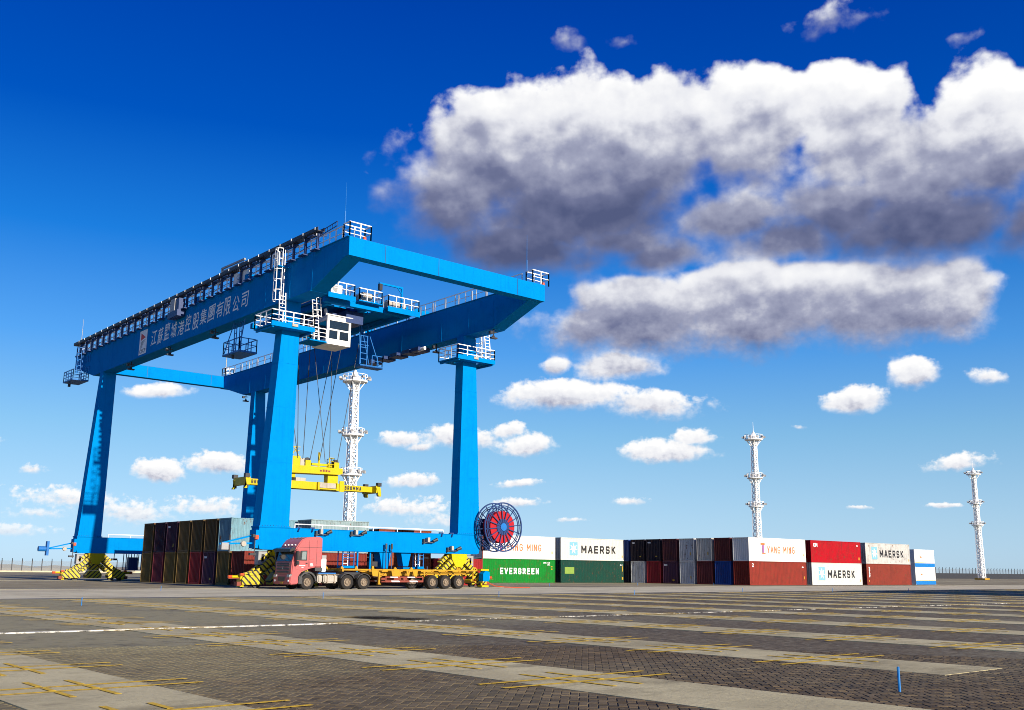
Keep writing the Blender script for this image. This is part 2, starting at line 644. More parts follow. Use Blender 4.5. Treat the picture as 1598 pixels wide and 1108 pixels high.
def flat(mb, pts):
    """a flat painted patch"""
    return mb.add(pts, [tuple(range(len(pts)))])


def railing(mb, pts, h=1.1, step=1.5, r=.028, mid=2, closed=False):
    pts = [Vector(p) for p in pts]
    if closed:
        pts = pts + [pts[0]]
    for a, b in zip(pts, pts[1:]):
        n = max(1, round((b - a).length / step))
        for k in range(n + 1):
            p = a.lerp(b, k / n)
            mb.bar(p, p + Vector((0, 0, h)), r * 2.2)
        for j in range(1, mid + 1):
            z = Vector((0, 0, h * j / mid))
            mb.bar(a + z, b + z, r * (2.2 if j == mid else 1.5))
    return mb


def ladder(mb, base, top, across, width=.5, rung=.4, r=.03):
    base, top, across = Vector(base), Vector(top), Vector(across).normalized() * (width / 2)
    mb.bar(base - across, top - across, r * 2)
    mb.bar(base + across, top + across, r * 2)
    n = max(2, int((top - base).length / rung))
    for k in range(1, n):
        p = base.lerp(top, k / n)
        mb.bar(p - across, p + across, r * 1.5)
    return mb


def cage(mb, base, top, across, out, rad=.38, step=.9, r=.022):
    """safety hoops round a ladder; out points away from the wall"""
    base, top, a, o = Vector(base), Vector(top), Vector(across).normalized(), Vector(out).normalized()
    offs = [a * (rad * math.cos(t)) + o * (rad * (math.sin(t) + .55)) for t in [math.pi * k / 6 for k in range(7)]]
    n = max(2, int((top - base).length / step))
    for k in range(n + 1):
        p = base.lerp(top, k / n)
        for q0, q1 in zip(offs, offs[1:]):
            mb.bar(p + q0, p + q1, r * 2.2)
    for q in offs[::2]:
        mb.bar(base + q, top + q, r * 1.8)
    return mb


# block capitals drawn stroke by stroke
GLYPH = {
    'A': [[(0, 0), (.42, 1), (.58, 1), (1, 0)], [(.2, .32), (.8, .32)]], 'B': [[(.08, 0), (.08, 1), (.75, 1), (.92, .85), (.92, .65), (.75, .53), (.08, .53)], [(.75, .53), (.95, .4), (.95, .15), (.78, 0), (.08, 0)]],
    'E': [[(.95, 1), (.08, 1), (.08, 0), (.95, 0)], [(.08, .52), (.85, .52)]], 'G': [[(.95, .82), (.75, 1), (.25, 1), (.05, .8), (.05, .2), (.25, 0), (.75, 0), (.95, .18), (.95, .48), (.58, .48)]],
    'I': [[(.5, 0), (.5, 1)]], 'K': [[(.08, 0), (.08, 1)], [(.92, 1), (.12, .46)], [(.38, .62), (.95, 0)]], 'M': [[(.05, 0), (.05, 1), (.5, .32), (.95, 1), (.95, 0)]],
    'N': [[(.08, 0), (.08, 1), (.92, 0), (.92, 1)]], 'O': [[(.25, 0), (.05, .2), (.05, .8), (.25, 1), (.75, 1), (.95, .8), (.95, .2), (.75, 0), (.25, 0)]],
    'R': [[(.08, 0), (.08, 1), (.75, 1), (.94, .84), (.94, .6), (.75, .45), (.08, .45)], [(.55, .45), (.95, 0)]], 'S': [[(.93, .84), (.75, 1), (.25, 1), (.06, .82), (.06, .64), (.25, .52), (.75, .48), (.94, .36), (.94, .18), (.75, 0), (.25, 0), (.05, .17)]],
    'V': [[(0, 1), (.5, 0), (1, 1)]], 'Y': [[(0, 1), (.5, .5), (1, 1)], [(.5, .5), (.5, 0)]],
}
WIDE = {'I': .3, 'M': 1.25, ' ': .55}


def put_block(mb, s, o, right, up, w, h, th):
    """block lettering in a w x h box, strokes th thick"""
    o, right, up = Vector(o), Vector(right), Vector(up)
    out = right.cross(up)
    gap = .32
    tot = sum(WIDE.get(c, 1.0) for c in s) + gap * (len(s) - 1)
    u = w / tot
    x, k = 0.0, 0
    for c in s:
        cw = WIDE.get(c, 1.0) * u
        for line in GLYPH.get(c, []):
            pts = [o + right * (x + th / 2 + p[0] * (cw - th)) + up * (th / 2 + p[1] * (h - th)) for p in line]
            for a, b in zip(pts, pts[1:]):
                d = (b - a).normalized()
                n = out.cross(d) * (th / 2)
                e = d * (th * .42)
                z = out * (.0006 * (k % 5))
                k += 1
                mb.add([a - e - n + z, b + e - n + z, b + e + n + z, a - e + n + z], [(0, 1, 2, 3)])
        x += cw + gap * u
    return mb

# ------------------------------------------------------------------ the ground
def worn_area(nt):
    gm = nt.nodes.new('ShaderNodeNewGeometry')
    sp = nt.nodes.new('ShaderNodeSeparateXYZ')
    nt.links.new(gm.outputs['Position'], sp.inputs[0])
    nz = nt.nodes.new('ShaderNodeTexNoise')
    nz.inputs['Scale'].default_value = .16
    nz.inputs['Detail'].default_value = 7
    nz.inputs['Roughness'].default_value = .68
    nt.links.new(gm.outputs['Position'], nz.inputs['Vector'])
    E.tree = nt
    t = E(sp.outputs[1]) - E(sp.outputs[0]) * 0.9 + (E(nz.outputs['Fac']) - 0.5) * 34.0
    r = t.range(1.0, 19.0)
    E.tree = None
    return r.s


def ground_mats():
    out = {}
    # block paving seen from too far to tell the blocks apart: same blocks as the built ones, as relief and tint
    m, nt, b = new_mat('block_paving')
    v = coords(nt, rot=(0, 0, R(45)), per_object=False)
    br = nt.nodes.new('ShaderNodeTexBrick')
    nt.links.new(v, br.inputs['Vector'])
    br.inputs['Scale'].default_value = 1.0
    br.inputs['Brick Width'].default_value = .225
    br.inputs['Row Height'].default_value = .1125
    br.inputs['Mortar Size'].default_value = .006
    br.inputs['Color1'].default_value = (.135, .095, .050, 1)
    br.inputs['Color2'].default_value = (.074, .053, .029, 1)
    br.inputs['Mortar'].default_value = (.04, .033, .027, 1)
    big = tnoise(nt, coords(nt, (.055, .10, 1), per_object=False), 1.0, 7, .66, .44, .60)
    c = mixc(nt, scale_val(nt, big, .30), br.outputs['Color'], (.265, .245, .155))
    c = mixc(nt, scale_val(nt, worn_area(nt), .72), c, (.35, .318, .175))
    patch = tnoise(nt, coords(nt, (.35, .35, 1), per_object=False), 1.0, 7, .7, .52, .70)
    c = mixc(nt, scale_val(nt, patch, .6), c, (.042, .031, .024))
    fine = tnoise(nt, coords(nt, (1, 1, 1), per_object=False), 5.0, 5, .75, .42, .66)
    c = mixc(nt, scale_val(nt, fine, .50), c, (.30, .27, .185))
    spk = tnoise(nt, coords(nt, (.8, 1.6, 1), per_object=False), 2.2, 6, .78, .52, .66)
    c = mixc(nt, scale_val(nt, spk, .70), c, (.026, .020, .014))
    nt.links.new(c, b.inputs['Base Color'])
    b.inputs['Roughness'].default_value = .85
    b.inputs['Specular IOR Level'].default_value = .25
    out['paving'] = m
    # concrete
    for name, c0, c1, dark, sc in (('concrete', (.66, .585, .34), (.47, .41, .235), (.11, .084, .04), 1.0), ('road', (.68, .62, .43), (.52, .465, .315), (.25, .205, .125), .6), ('yard', (.40, .345, .205), (.26, .215, .125), (.075, .058, .032), .5)):
        m, nt, b = new_mat(name + '_concrete')
        a = tnoise(nt, coords(nt, (sc * .5, sc * .22, 1), per_object=False), 1.0, 7, .65, .32, .68)
        c = mixc(nt, a, c0, c1)
        s = tnoise(nt, coords(nt, (sc * .22, sc * .5, 1), per_object=False), 1.0, 8, .74, .48, .70)
        c = mixc(nt, scale_val(nt, s, .8), c, dark)
        bl = tnoise(nt, coords(nt, (1, 1, 1), per_object=False), 1.7, 7, .75, .53, .68)
        c = mixc(nt, scale_val(nt, bl, .5), c, tuple(x * .45 for x in c1))
        oi = nt.nodes.new('ShaderNodeObjectInfo')
        c = mixc(nt, scale_val(nt, oi.outputs['Random'], .22), c, tuple(x * .62 for x in c1))
        tk = tnoise(nt, coords(nt, (.035, 1.1, 1), per_object=False), 1.0, 4, .6, .50, .72)
        c = mixc(nt, scale_val(nt, tk, .10 if name == 'concrete' else .38), c, dark)
        f = tnoise(nt, coords(nt, per_object=False), 14.0, 5, .7, .3, .75)
        c = mixc(nt, scale_val(nt, f, .3), c, tuple(x * .6 for x in c1))
        nt.links.new(c, b.inputs['Base Color'])
        b.inputs['Roughness'].default_value = .8
        b.inputs['Specular IOR Level'].default_value = .3
        bp = nt.nodes.new('ShaderNodeBump')
        bp.inputs['Strength'].default_value = .35
        bp.inputs['Distance'].default_value = .01
        nt.links.new(f, bp.inputs['Height'])
        nt.links.new(bp.outputs[0], b.inputs['Normal'])
        out[name] = m
    # worn road paint: the paint is simply missing where it has gone
    for name, col, lo, hi in (('worn_yellow', (.66, .42, .010), .33, .47), ('worn_white', (.66, .64, .58), .38, .58), ('faint_white', (.50, .48, .43), .46, .66)):
        m, nt, b = new_mat(name)
        w = tnoise(nt, coords(nt, (1, 1, 1), per_object=True), 3.2, 7, .75, lo, hi)
        g = tnoise(nt, coords(nt, per_object=True), 7.0, 4, .7, .4, .8)
        nt.links.new(mixc(nt, scale_val(nt, g, .45), col, tuple(x * .35 for x in col)), b.inputs['Base Color'])
        nt.links.new(w, b.inputs['Alpha'])
        b.inputs['Roughness'].default_value = .7
        out[name] = m
    # dark spills
    m, nt, b = new_mat('oil_stain')
    tc = nt.nodes.new('ShaderNodeTexCoord')
    ln = nt.nodes.new('ShaderNodeVectorMath'); ln.operation = 'LENGTH'
    nt.links.new(tc.outputs['Object'], ln.inputs[0])
    nz = nt.nodes.new('ShaderNodeTexNoise'); nz.inputs['Scale'].default_value = 2.2; nz.inputs['Detail'].default_value = 7
    nz.inputs['Roughness'].default_value = .7
    nt.links.new(tc.outputs['Object'], nz.inputs['Vector'])
    E.tree = nt
    al = (E(nz.outputs['Fac']) * 1.9 - E(ln.outputs['Value']) - .25).range(-.35, .45) * .8
    E.tree = None
    nt.links.new(al.s, b.inputs['Alpha'])
    b.inputs['Base Color'].default_value = (.020, .014, .010, 1)
    b.inputs['Roughness'].default_value = .95
    b.inputs['Specular IOR Level'].default_value = .05
    out['oil'] = m
    # single blocks: tint changes from block to block
    m, nt, b = new_mat('paver_block')
    gm = nt.nodes.new('ShaderNodeNewGeometry')
    oi = nt.nodes.new('ShaderNodeObjectInfo')
    wn = nt.nodes.new('ShaderNodeTexWhiteNoise'); wn.noise_dimensions = '1D'
    E.tree = nt
    rnd = E(gm.outputs['Random Per Island']) + E(oi.outputs['Random'])
    E.tree = None
    nt.links.new(rnd.s, wn.inputs['W'])
    c = mixc(nt, wn.outputs['Value'], (.060, .042, .023), (.160, .114, .062))
    mp = nt.nodes.new('ShaderNodeMapping')
    nt.links.new(gm.outputs['Position'], mp.inputs[0])
    for sc, lo, hi, k, cc in (((.055, .10, 1), .44, .60, .22, (.265, .245, .155)), ((.35, .35, 1), .52, .70, .5, (.042, .031, .024)), ((16, 16, 16), .3, .75, .35, (.055, .045, .032))):
        mp = nt.nodes.new('ShaderNodeMapping')
        nt.links.new(gm.outputs['Position'], mp.inputs[0])
        mp.inputs['Scale'].default_value = sc
        c = mixc(nt, scale_val(nt, tnoise(nt, mp.outputs[0], 1.0, 6, .68, lo, hi), k), c, cc)
    c = mixc(nt, scale_val(nt, worn_area(nt), .60), c, (.33, .30, .165))
    nt.links.new(c, b.inputs['Base Color'])
    b.inputs['Roughness'].default_value = .85
    b.inputs['Specular IOR Level'].default_value = .2
    out['paver'] = m
    # sea
    m, nt, b = new_mat('sea_water')
    b.inputs['Base Color'].default_value = (.06, .10, .13, 1)
    b.inputs['Roughness'].default_value = .25
    nz = tnoise(nt, coords(nt, (.05, .05, .05), per_object=False), 1.0, 6, .6, .2, .8)
    bp = nt.nodes.new('ShaderNodeBump'); bp.inputs['Strength'].default_value = .6; bp.inputs['Distance'].default_value = 1.0
    nt.links.new(nz, bp.inputs['Height']); nt.links.new(bp.outputs[0], b.inputs['Normal'])
    out['sea'] = m
    return out


G = ground_mats()
JOINT_Z = -.014                                   # sand level between the blocks

ground = tag(MB().add([(-260, -160, JOINT_Z), (520, -160, JOINT_Z), (520, 330, JOINT_Z), (-260, 330, JOINT_Z)], [(0, 1, 2, 3)]).build('ground', G['paving']), kind='structure')
tag(MB().add([(-16000, -16000, -2.2), (16000, -16000, -2.2), (16000, 16000, -2.2), (-16000, 16000, -2.2)], [(0, 1, 2, 3)]).build('water', G['sea']), kind='structure')
tag(MB().box(-260, 520, 51.2, 70.2, -.3, .004).build('road', G['road']), kind='structure')
tag(MB().box(-260, 520, 70.6, 329, -.3, .002).build('container_yard', G['yard']), kind='structure')
tag(MB().box(-260, 520, 50.62, 51.195, -.3, .007).box(-260, 520, 70.21, 70.59, -.3, .003).build('drain_channel', M['dark']), kind='structure')
for y in (71.45, 112.25):
    tag(MB().box(-200, 430, y - .45, y + .45, -.2, .012).build('rail_bed', G['road']), kind='structure')
    tag(MB().box(-200, 430, y - .20, y - .05, -.1, .018).box(-200, 430, y + .05, y + .20, -.1, .018).box(-200, 430, y - .04, y + .04, .0, .06).build('crane_rail', M['dark']), kind='structure')

# concrete strips between the paved fields, with the yellow corner marks of the container slots
STRIP_X0, STRIP_P, STRIP_W = 9.5, 6.0, 1.95
STRIPS = [STRIP_X0 + STRIP_P * k for k in range(-4, 21)]
STRIP_Y0, STRIP_Y1 = 7.85, 50.2
for x in STRIPS:
    y0 = STRIP_Y0 if x > 13 else STRIP_Y0 - 12.0
    while y0 < STRIP_Y1 - .5:                     # cast in bays with a joint between
        y1 = min(y0 + 6.0, STRIP_Y1)
        MB().box(x, x + STRIP_W, y0 + .0015, y1 - .0015, -.25, random.uniform(.001, .0025)).build('concrete_slab', G['concrete'], ground)
        y0 = y1
mk = MB()
for d in (-.26, .26):
    mk.box(-1.62, 1.62, d - .04, d + .04, 0, .0015)
    for a, c in ((-.95, -.36), (-.20, .20), (.36, .95)):
        mk.box(d - .04, d + .04, a, c, 0, .0022)
mark_me = mk.mesh('yellow_marking')
mark_me.materials.append(G['worn_yellow'])
for x in STRIPS:
    for j in range(14):
        y = 10.65 + 2.93 * j
        if (y - 9) > 1.35 * abs(x) + 60 or y < .25 * x - 2:
            continue
        o = link('yellow_marking', mark_me, ground)
        o.location = (x + STRIP_W / 2 + random.uniform(-.05, .05), y + random.uniform(-.05, .05), .009)
MB().box(-60, 15.2, 25.28, 25.44, JOINT_Z, .0135).build('white_line', G['worn_white'], ground)
MB().box(15.2, 120, 25.28, 25.42, JOINT_Z, .0135).build('white_line', G['faint_white'], ground)
def ground_at(x, y):
    d = pix_dir(x, y)
    t = -CAM_H / d.z
    return d.x * t, d.y * t


for (px_, py_, sx, sy) in ((585, 964, 1.1, 1.3), (640, 966, .8, .7)):
    x, y = ground_at(px_, py_)
    o = MB().add([(-1, -1, 0), (1, -1, 0), (1, 1, 0), (-1, 1, 0)], [(0, 1, 2, 3)]).build('oil_stain', G['oil'], ground)
    o.location = (x, y, .016)
    o.scale = (sx, sy, 1)

# block paving in a 45 degree herringbone: blocks near enough to tell apart are built
BW, BL = .1125, .225


def block_mesh(dx, dy, n):
    g, c = .004, .007
    x, y = dx / 2 - g, dy / 2 - g
    vs = [(-x, -y, JOINT_Z - .004), (x, -y, JOINT_Z - .004), (x, y, JOINT_Z - .004), (-x, y, JOINT_Z - .004),
          (-x, -y, -.006), (x, -y, -.006), (x, y, -.006), (-x, y, -.006),
          (-x + c, -y + c, 0), (x - c, -y + c, 0), (x - c, y - c, 0), (-x + c, y - c, 0)]
    fs = [(8, 9, 10, 11)] + [(i, (i + 1) % 4, 4 + (i + 1) % 4, 4 + i) for i in range(4)] + [(4 + i, 4 + (i + 1) % 4, 8 + (i + 1) % 4, 8 + i) for i in range(4)]
    return vs, fs


def in_strip(x, y, m=-.09):
    if not ((STRIP_Y0 if x > 13 else -9) - m < y < STRIP_Y1 + m):
        return False
    k = (x - STRIP_X0) % STRIP_P
    return k < STRIP_W + m or k > STRIP_P - m


ch, shd = math.cos(CAM_HEAD), math.sin(CAM_HEAD)
c45 = math.sqrt(.5)
blocks = []
NEAR = 21.5
rng = random.Random(3)
lim = int(NEAR * 1.5 / BW)
for i in range(-lim, lim):
    # herringbone: two families of blocks on a lattice of half lengths
    for j in range(-lim, lim):
        r = (i - j) % 4
        if r == 0:
            u, w, dx, dy = i * BW + BL / 2, j * BW + BW / 2, BL, BW          # lies along u: cells (i,j),(i+1,j)
        elif r == 3:
            u, w, dx, dy = i * BW + BW / 2, j * BW + BL / 2, BW, BL          # stands along w: cells (i,j),(i,j+1)
        else:
            continue
        x, y = (u - w) * c45, (u + w) * c45
        f, s = x * shd + y * ch, x * ch - y * shd
        d = math.hypot(x, y)
        if f < 8.2 or d > NEAR or abs(s) > f * .54 + .3 or in_strip(x, y):
            continue
        blocks.append((d, x, y, dx > dy))
blocks.sort()
A_V, A_F = block_mesh(BL, BW, 0)
B_V, B_F = block_mesh(BW, BL, 0)


def rot45(v):
    return ((v[0] - v[1]) * c45, (v[0] + v[1]) * c45, v[2])


pav_me = []
for V_, F_ in ((A_V, A_F), (B_V, B_F)):
    me = bpy.data.meshes.new('paver')
    me.from_pydata([rot45(v) for v in V_], [], F_)
    me.materials.append(G['paver'])
    pav_me.append(me)
rest = MB()
for n, (d, x, y, lying) in enumerate(blocks):
    z = rng.uniform(-.007, -.002)
    if n < 300:
        o = link('paver', pav_me[0 if lying else 1], ground)
        o.location = (x, y, z)
        o.rotation_euler = (rng.uniform(-.006, .006), rng.uniform(-.006, .006), 0)
    else:
        V_, F_ = (A_V, A_F) if lying else (B_V, B_F)
        tx, ty = rng.uniform(-.008, .008), rng.uniform(-.008, .008)
        rest.add([(q[0] + x, q[1] + y, q[2] + z + q[0] * tx + q[1] * ty) for q in map(rot45, V_)], F_)
me = bpy.data.meshes.new('paver_field')
me.from_pydata(rest.v, [], rest.f)
me.materials.append(G['paver'])
tag(link('paver_field', me, ground), kind='stuff')

# low blue marker posts
pm = MB().tube((0, 0, -.05), (0, 0, .30), .018, 8).tube((0, 0, .30), (0, 0, .31), .018, 8, .009)
post_me = pm.mesh('marker_post', smooth=True)
post_me.materials.append(M['marker'])


POSTS = [
    (1404, 1079, 'short blue marker post standing on the block paving by a yellow slot mark'),
    (127, 944.5, 'low blue marker post at the drain channel, in line with the far striped bogie'),
    (251, 922, 'low blue marker post on the road edge in front of the shaded container ends'),
    (504, 934.3, 'low blue marker post at the drain channel in front of the red truck cab'),
    (778.5, 931, 'low blue marker post at the drain channel in front of the cable reel'),
    (990, 928, 'low blue marker post at the drain channel in front of the light grey container end'),
    (995, 913.5, 'tiny blue marker post by the rail at the light grey container end'),
    (1114, 913.8, 'tiny blue marker post by the rail before the navy container end'),
    (1159, 923.8, 'low blue marker post at the drain channel before the red brown container'),
    (1299.5, 923.8, 'low blue marker post at the drain channel before the ground level MAERSK box'),
    (1418, 923.8, 'low blue marker post at the drain channel before the container with upright lettering'),
    (857.5, 915, 'tiny blue marker post by the rail before the EVERGREEN container'),
]
for (px_, py_, lb) in POSTS:
    gx, gy = ground_at(px_, py_)
    tag(link('marker_post', post_me, None, (gx, gy, 0)), lb, 'marker post', 'low blue marker posts')

# ------------------------------------------------------------------ the gantry crane
SN, SF = 70.83, 111.63                 # front faces of the two sill beams
GA, GB = 36.07, 57.40                  # ends of the sill beams
GAA, GBB, GW = 37.22, 55.35, 1.35      # outer faces of the girders, their width
SNE, SFE = 61.67, 121.70               # ends of the girders
ZT, ZB, ZTIE = 25.42, 22.40, 24.0
ZS0, ZS1 = 2.90, 4.49
crane = thing('gantry_crane', (46.7, 91.0, 0), 'tall blue rail-mounted gantry crane with lettered girder and red cable reel', 'crane')

# girders
for x0 in (GAA, GBB):
    gname = MB().prism([(SNE, ZT), (SNE, ZTIE), (62.2, ZTIE), (66.85, ZB), (115.2, ZB), (120.9, ZTIE - .05), (SFE, ZTIE - .05), (SFE, ZT)], 'x', x0, x0 + GW)
    gir = gname.build('girder', M['blue'], crane)
    s = MB()
    s.box(x0 - .10, x0 + GW + .10, SNE + .05, SFE - .05, ZT + .002, ZT + .05)          # top flange
    s.box(x0 - .06, x0 + GW + .06, 66.95, 115.0, ZB - .045, ZB - .002)                 # bottom flange
    s.build('flange', M['blue'], gir)
    for y in (66.9, 70.4, 74.5, 81, 88.5, 96, 103.5, 109.5, 113.5):
        MB().box(x0 - .012, x0 - .001, y - .03, y + .03, ZB + .02, ZT - .02).build('weld_seam', M['blue'], gir)
    s = MB()
    s.box(x0 + GW / 2 - .05, x0 + GW / 2 + .05, SNE + 1.5, SFE - 1.5, ZT + .052, ZT + .17)
    s.build('trolley_rail', M['dark'], gir)
# end ties
for (y0, y1) in ((SNE - .004, SNE + .95), (SFE - .95, SFE + .004)):
    t = MB().box(GAA - .004, GBB + GW + .004, y0, y1, ZTIE - .004, ZT + .004).build('tie_beam', M['blue'], crane)
    for x in (40.4, 45.4, 53.6):
        MB().box(x - .02, x + .02, y0 - .012, y0 - .001, ZTIE + .03, ZT - .03).build('weld_seam', M['blue2'], t)
    MB().box(GAA + .1, GBB + GW - .1, y0 + .05, y1 - .05, ZT + .006, ZT + .03).build('walkway', M['blue2'], t)
# sills
sills = []
for s0 in (SN, SF):
    c = .35
    sb = MB().prism([(GA, ZS1), (GA, ZS0 + c), (GA + .12, ZS0), (GB - .12, ZS0), (GB, ZS0 + c), (GB, ZS1)], 'y', s0, s0 + 1.25).build('sill_beam', M['blue'], crane)
    sills.append(sb)
    MB().box(GA - .05, GB + .05, s0 - .05, s0 + 1.30, ZS1 + .002, ZS1 + .04).box(GA + .3, GB - .3, s0 - .04, s0 + 1.29, ZS0 - .04, ZS0 - .002).build('flange', M['blue'], sb)
    r = MB()
    railing(r, [(GA + 3.6, s0 + 1.15, ZS1 + .04), (GB - 3.2, s0 + 1.15, ZS1 + .04)], .36, 2.6, .03, 1)
    r.build('hand_rail', M['white'], sb)
# legs
LEG = {}
for nm, (b0, b1, t0, t1) in (('a', (36.12, 38.55, 37.19, 38.59)), ('b', (54.96, 57.36, 55.25, 56.62))):
    for s0 in (SN, SF):
        lo = [(b0, s0 + .01, ZS1 + .05), (b1, s0 + .01, ZS1 + .05), (b1, s0 + 1.23, ZS1 + .05), (b0, s0 + 1.23, ZS1 + .05)]
        hi = [(t0, s0 + .10, ZB - .05), (t1, s0 + .10, ZB - .05), (t1, s0 + 1.15, ZB - .05), (t0, s0 + 1.15, ZB - .05)]
        lg = MB().loft(lo, hi).build('leg', M['blue'], crane)
        LEG[nm, s0] = lg
        MB().box(b0 - .10, b1 + .10, s0 - .045, s0 + 1.295, ZS1 + .05, ZS1 + .12).build('foot_flange', M['blue'], lg)
        for z in (9.5, 13.8, 17.3):
            k = (z - ZS1 - .05) / (ZB - .1 - ZS1)
            xa, xb, ya, yb = b0 + (t0 - b0) * k, b1 + (t1 - b1) * k, s0 + .01 + .09 * k, s0 + 1.23 - .08 * k
            MB().box(xa - .012, xb + .012, ya - .012, yb + .012, z - .025, z + .025).build('weld_seam', M['blue'], lg)
        s = MB()
        for k in range(12):                                                                     # flange bolts
            x = b0 - .05 + (b1 - b0 + .1) * k / 11
            s.tube((x, s0 - .02, ZS1 + .12), (x, s0 - .02, ZS1 + .18), .025, 6)
        tag(s.build('flange_bolts', M['blue2'], lg), kind='stuff')

# platforms round the leg heads, with railings and caged ladders to the girder
for nm, s0, x0, x1 in (('a', SN, 35.55, 39.35), ('b', SN, 53.8, 58.1)):
    z = 20.05 if s0 == SN else 20.6
    pl = MB().box(x0, x1, s0 - .95, s0 - .01, z - .10, z).box(x0, x1, s0 + 1.26, s0 + 2.0, z - .10, z)
    pl.box(x0, x0 + 1.45 if nm == 'a' else x0 + 1.2, s0, s0 + 1.25, z - .098, z - .002).box(x1 - .85, x1, s0, s0 + 1.25, z - .098, z - .002)
    for x in (x0 + .2, x1 - .2):
        pl.bar((x, s0 - .9, z - .2), (x, s0 + 1.9, z - .2), .14)
    pl.box(x0, x1, s0 - .99, s0 - .955, z - .16, z + .22)
    p = pl.build('platform', M['blue'], crane)
    r = MB()
    railing(r, [(x0 + .04, s0 - .9, z), (x1 - .04, s0 - .9, z), (x1 - .04, s0 + 1.95, z), (x0 + .04, s0 + 1.95, z)], 1.15, 1.0, .034, 3, True)
    r.build('railing', M['white'], p)
    lx = x0 + 1.2 if nm == 'a' else x1 - .35
    l = MB()
    ladder(l, (lx, s0 - .45, z), (lx + .15, s0 + .1, z + 2.9), (1, 0, 0), .55, .3, .035)
    if nm == 'a':
        cage(l, (GAA - .35, s0 + .3, z + 2.2), (GAA - .35, s0 + .3, ZT + 1.1), (0, 1, 0), (-1, 0, 0), .42, .8, .026)
        ladder(l, (GAA - .3, s0 + .3, z + 1.8), (GAA - .3, s0 + .3, ZT + 1.1), (0, 1, 0), .5, .3, .03)
    else:
        cage(l, (lx, s0 + 1.4, z + .4), (lx, s0 + 1.4, z + 2.9), (0, 1, 0), (1, 0, 0), .42, .6, .026)
    l.build('ladder', M['white'], p)
    MB().cbox((x0 + 2.0, s0 - 1.02, z + .12), (.5, .12, .22)).build('floodlight', M['lgrey'], p)
    if nm == 'a' and s0 == SN:
        k = MB().box(GAA - .95, GAA - .02, s0 - .2, s0 + 1.0, ZT - .45, ZT - .38).build('landing', M['blue'], crane)
        r = MB()
        railing(r, [(GAA - .92, s0 - .15, ZT - .38), (GAA - .92, s0 + .95, ZT - .38)], 1.1, .5, .034, 2)
        r.build('railing', M['white'], k)

# ladders running up inside the legs (their shadows fall on the steel)
for (nm, s0, x) in (('b', SF, 57.2),):
    l = MB()
    xx = x
    ladder(l, (xx, s0 + 1.5, 5.0), (xx, s0 + 1.5, 20.2), (1, 0, 0), .5, .35, .03)
    cage(l, (xx, s0 + 1.5, 7.2), (xx, s0 + 1.5, 20.2), (1, 0, 0), (0, 1, 0), .4, 1.2, .024)
    l.build('ladder', M['blue3'], crane)

# cable tray on posts along the lettered girder, walkway rail behind it
post = MB()
y = 66.3
posts = []
while y < 121.6:
    posts.append(y)
    y += 1.86
for k, y in enumerate(posts):
    p = MB().box(GAA - .10, GAA + .06, y - .09, y + .09, ZT + .05, ZT + 1.42)
    p.prism([(GAA - .10, ZT + 1.42), (GAA + .75, ZT + 1.42), (GAA + .75, ZT + 1.30), (GAA + .06, ZT + 1.12), (GAA - .10, ZT + 1.12)], 'y', y - .07, y + .07)
    p.box(GAA - .50, GAA - .11, y - .55, y + .30, ZT - .12, ZT - .04)
    p.build('tray_post', M['blue2'], crane)
tr = MB()
tr.box(GAA - .28, GAA + .32, 65.9, 122.1, ZT + 1.44, ZT + 1.52)
tr.box(GAA - .30, GAA - .25, 65.9, 122.1, ZT + 1.50, ZT + 1.76)
tr.box(GAA + .30, GAA + .34, 65.9, 122.1, ZT + 1.50, ZT + 1.80)
t = tr.build('cable_tray', M['dark'], crane)
s = MB()
for y in posts:
    s.box(GAA - .335, GAA - .305, y - .035, y + .035, ZT + 1.58, ZT + 1.78)
    s.box(GAA - .17, GAA - .13, y - .04, y + .04, ZT + 1.16, ZT + 1.34)
tag(s.build('tray_clips', M['white'], t), kind='stuff')
s = MB()
for k, y in enumerate(posts[:-1]):
    if k % 3 != 1:
        s.box(GAA - .34, GAA + .1, y + .25, y + 1.1, ZT + 1.20, ZT + 1.28)
    s.tube((GAA + .2, y, ZT + .75), (GAA + .2, y + 1.86, ZT + .75 - .1 * (k % 2)), .03, 6)
tag(s.build('cables', M['blue2'], t), kind='stuff')
r = MB()
railing(r, [(GAA + .18, 63.0, ZT + .05), (GAA + .18, SFE - .4, ZT + .05)], 1.1, .93, .034, 2)
r.build('railing', M['white'], crane)
# ladder rack past the end of the tray
s = MB()
for z in (1.05, 1.40):
    s.bar((GAA - .05, 63.4, ZT + z + .2), (GAA - .05, 66.0, ZT + z), .05)
for k in range(8):
    yk = 63.4 + k * .36
    s.bar((GAA - .05, yk, ZT + 1.05 + .2 * (1 - k / 7)), (GAA - .05, yk, ZT + 1.4 + .2 * (1 - k / 7)), .03)
s.build('cable_ladder', M['blue2'], crane)
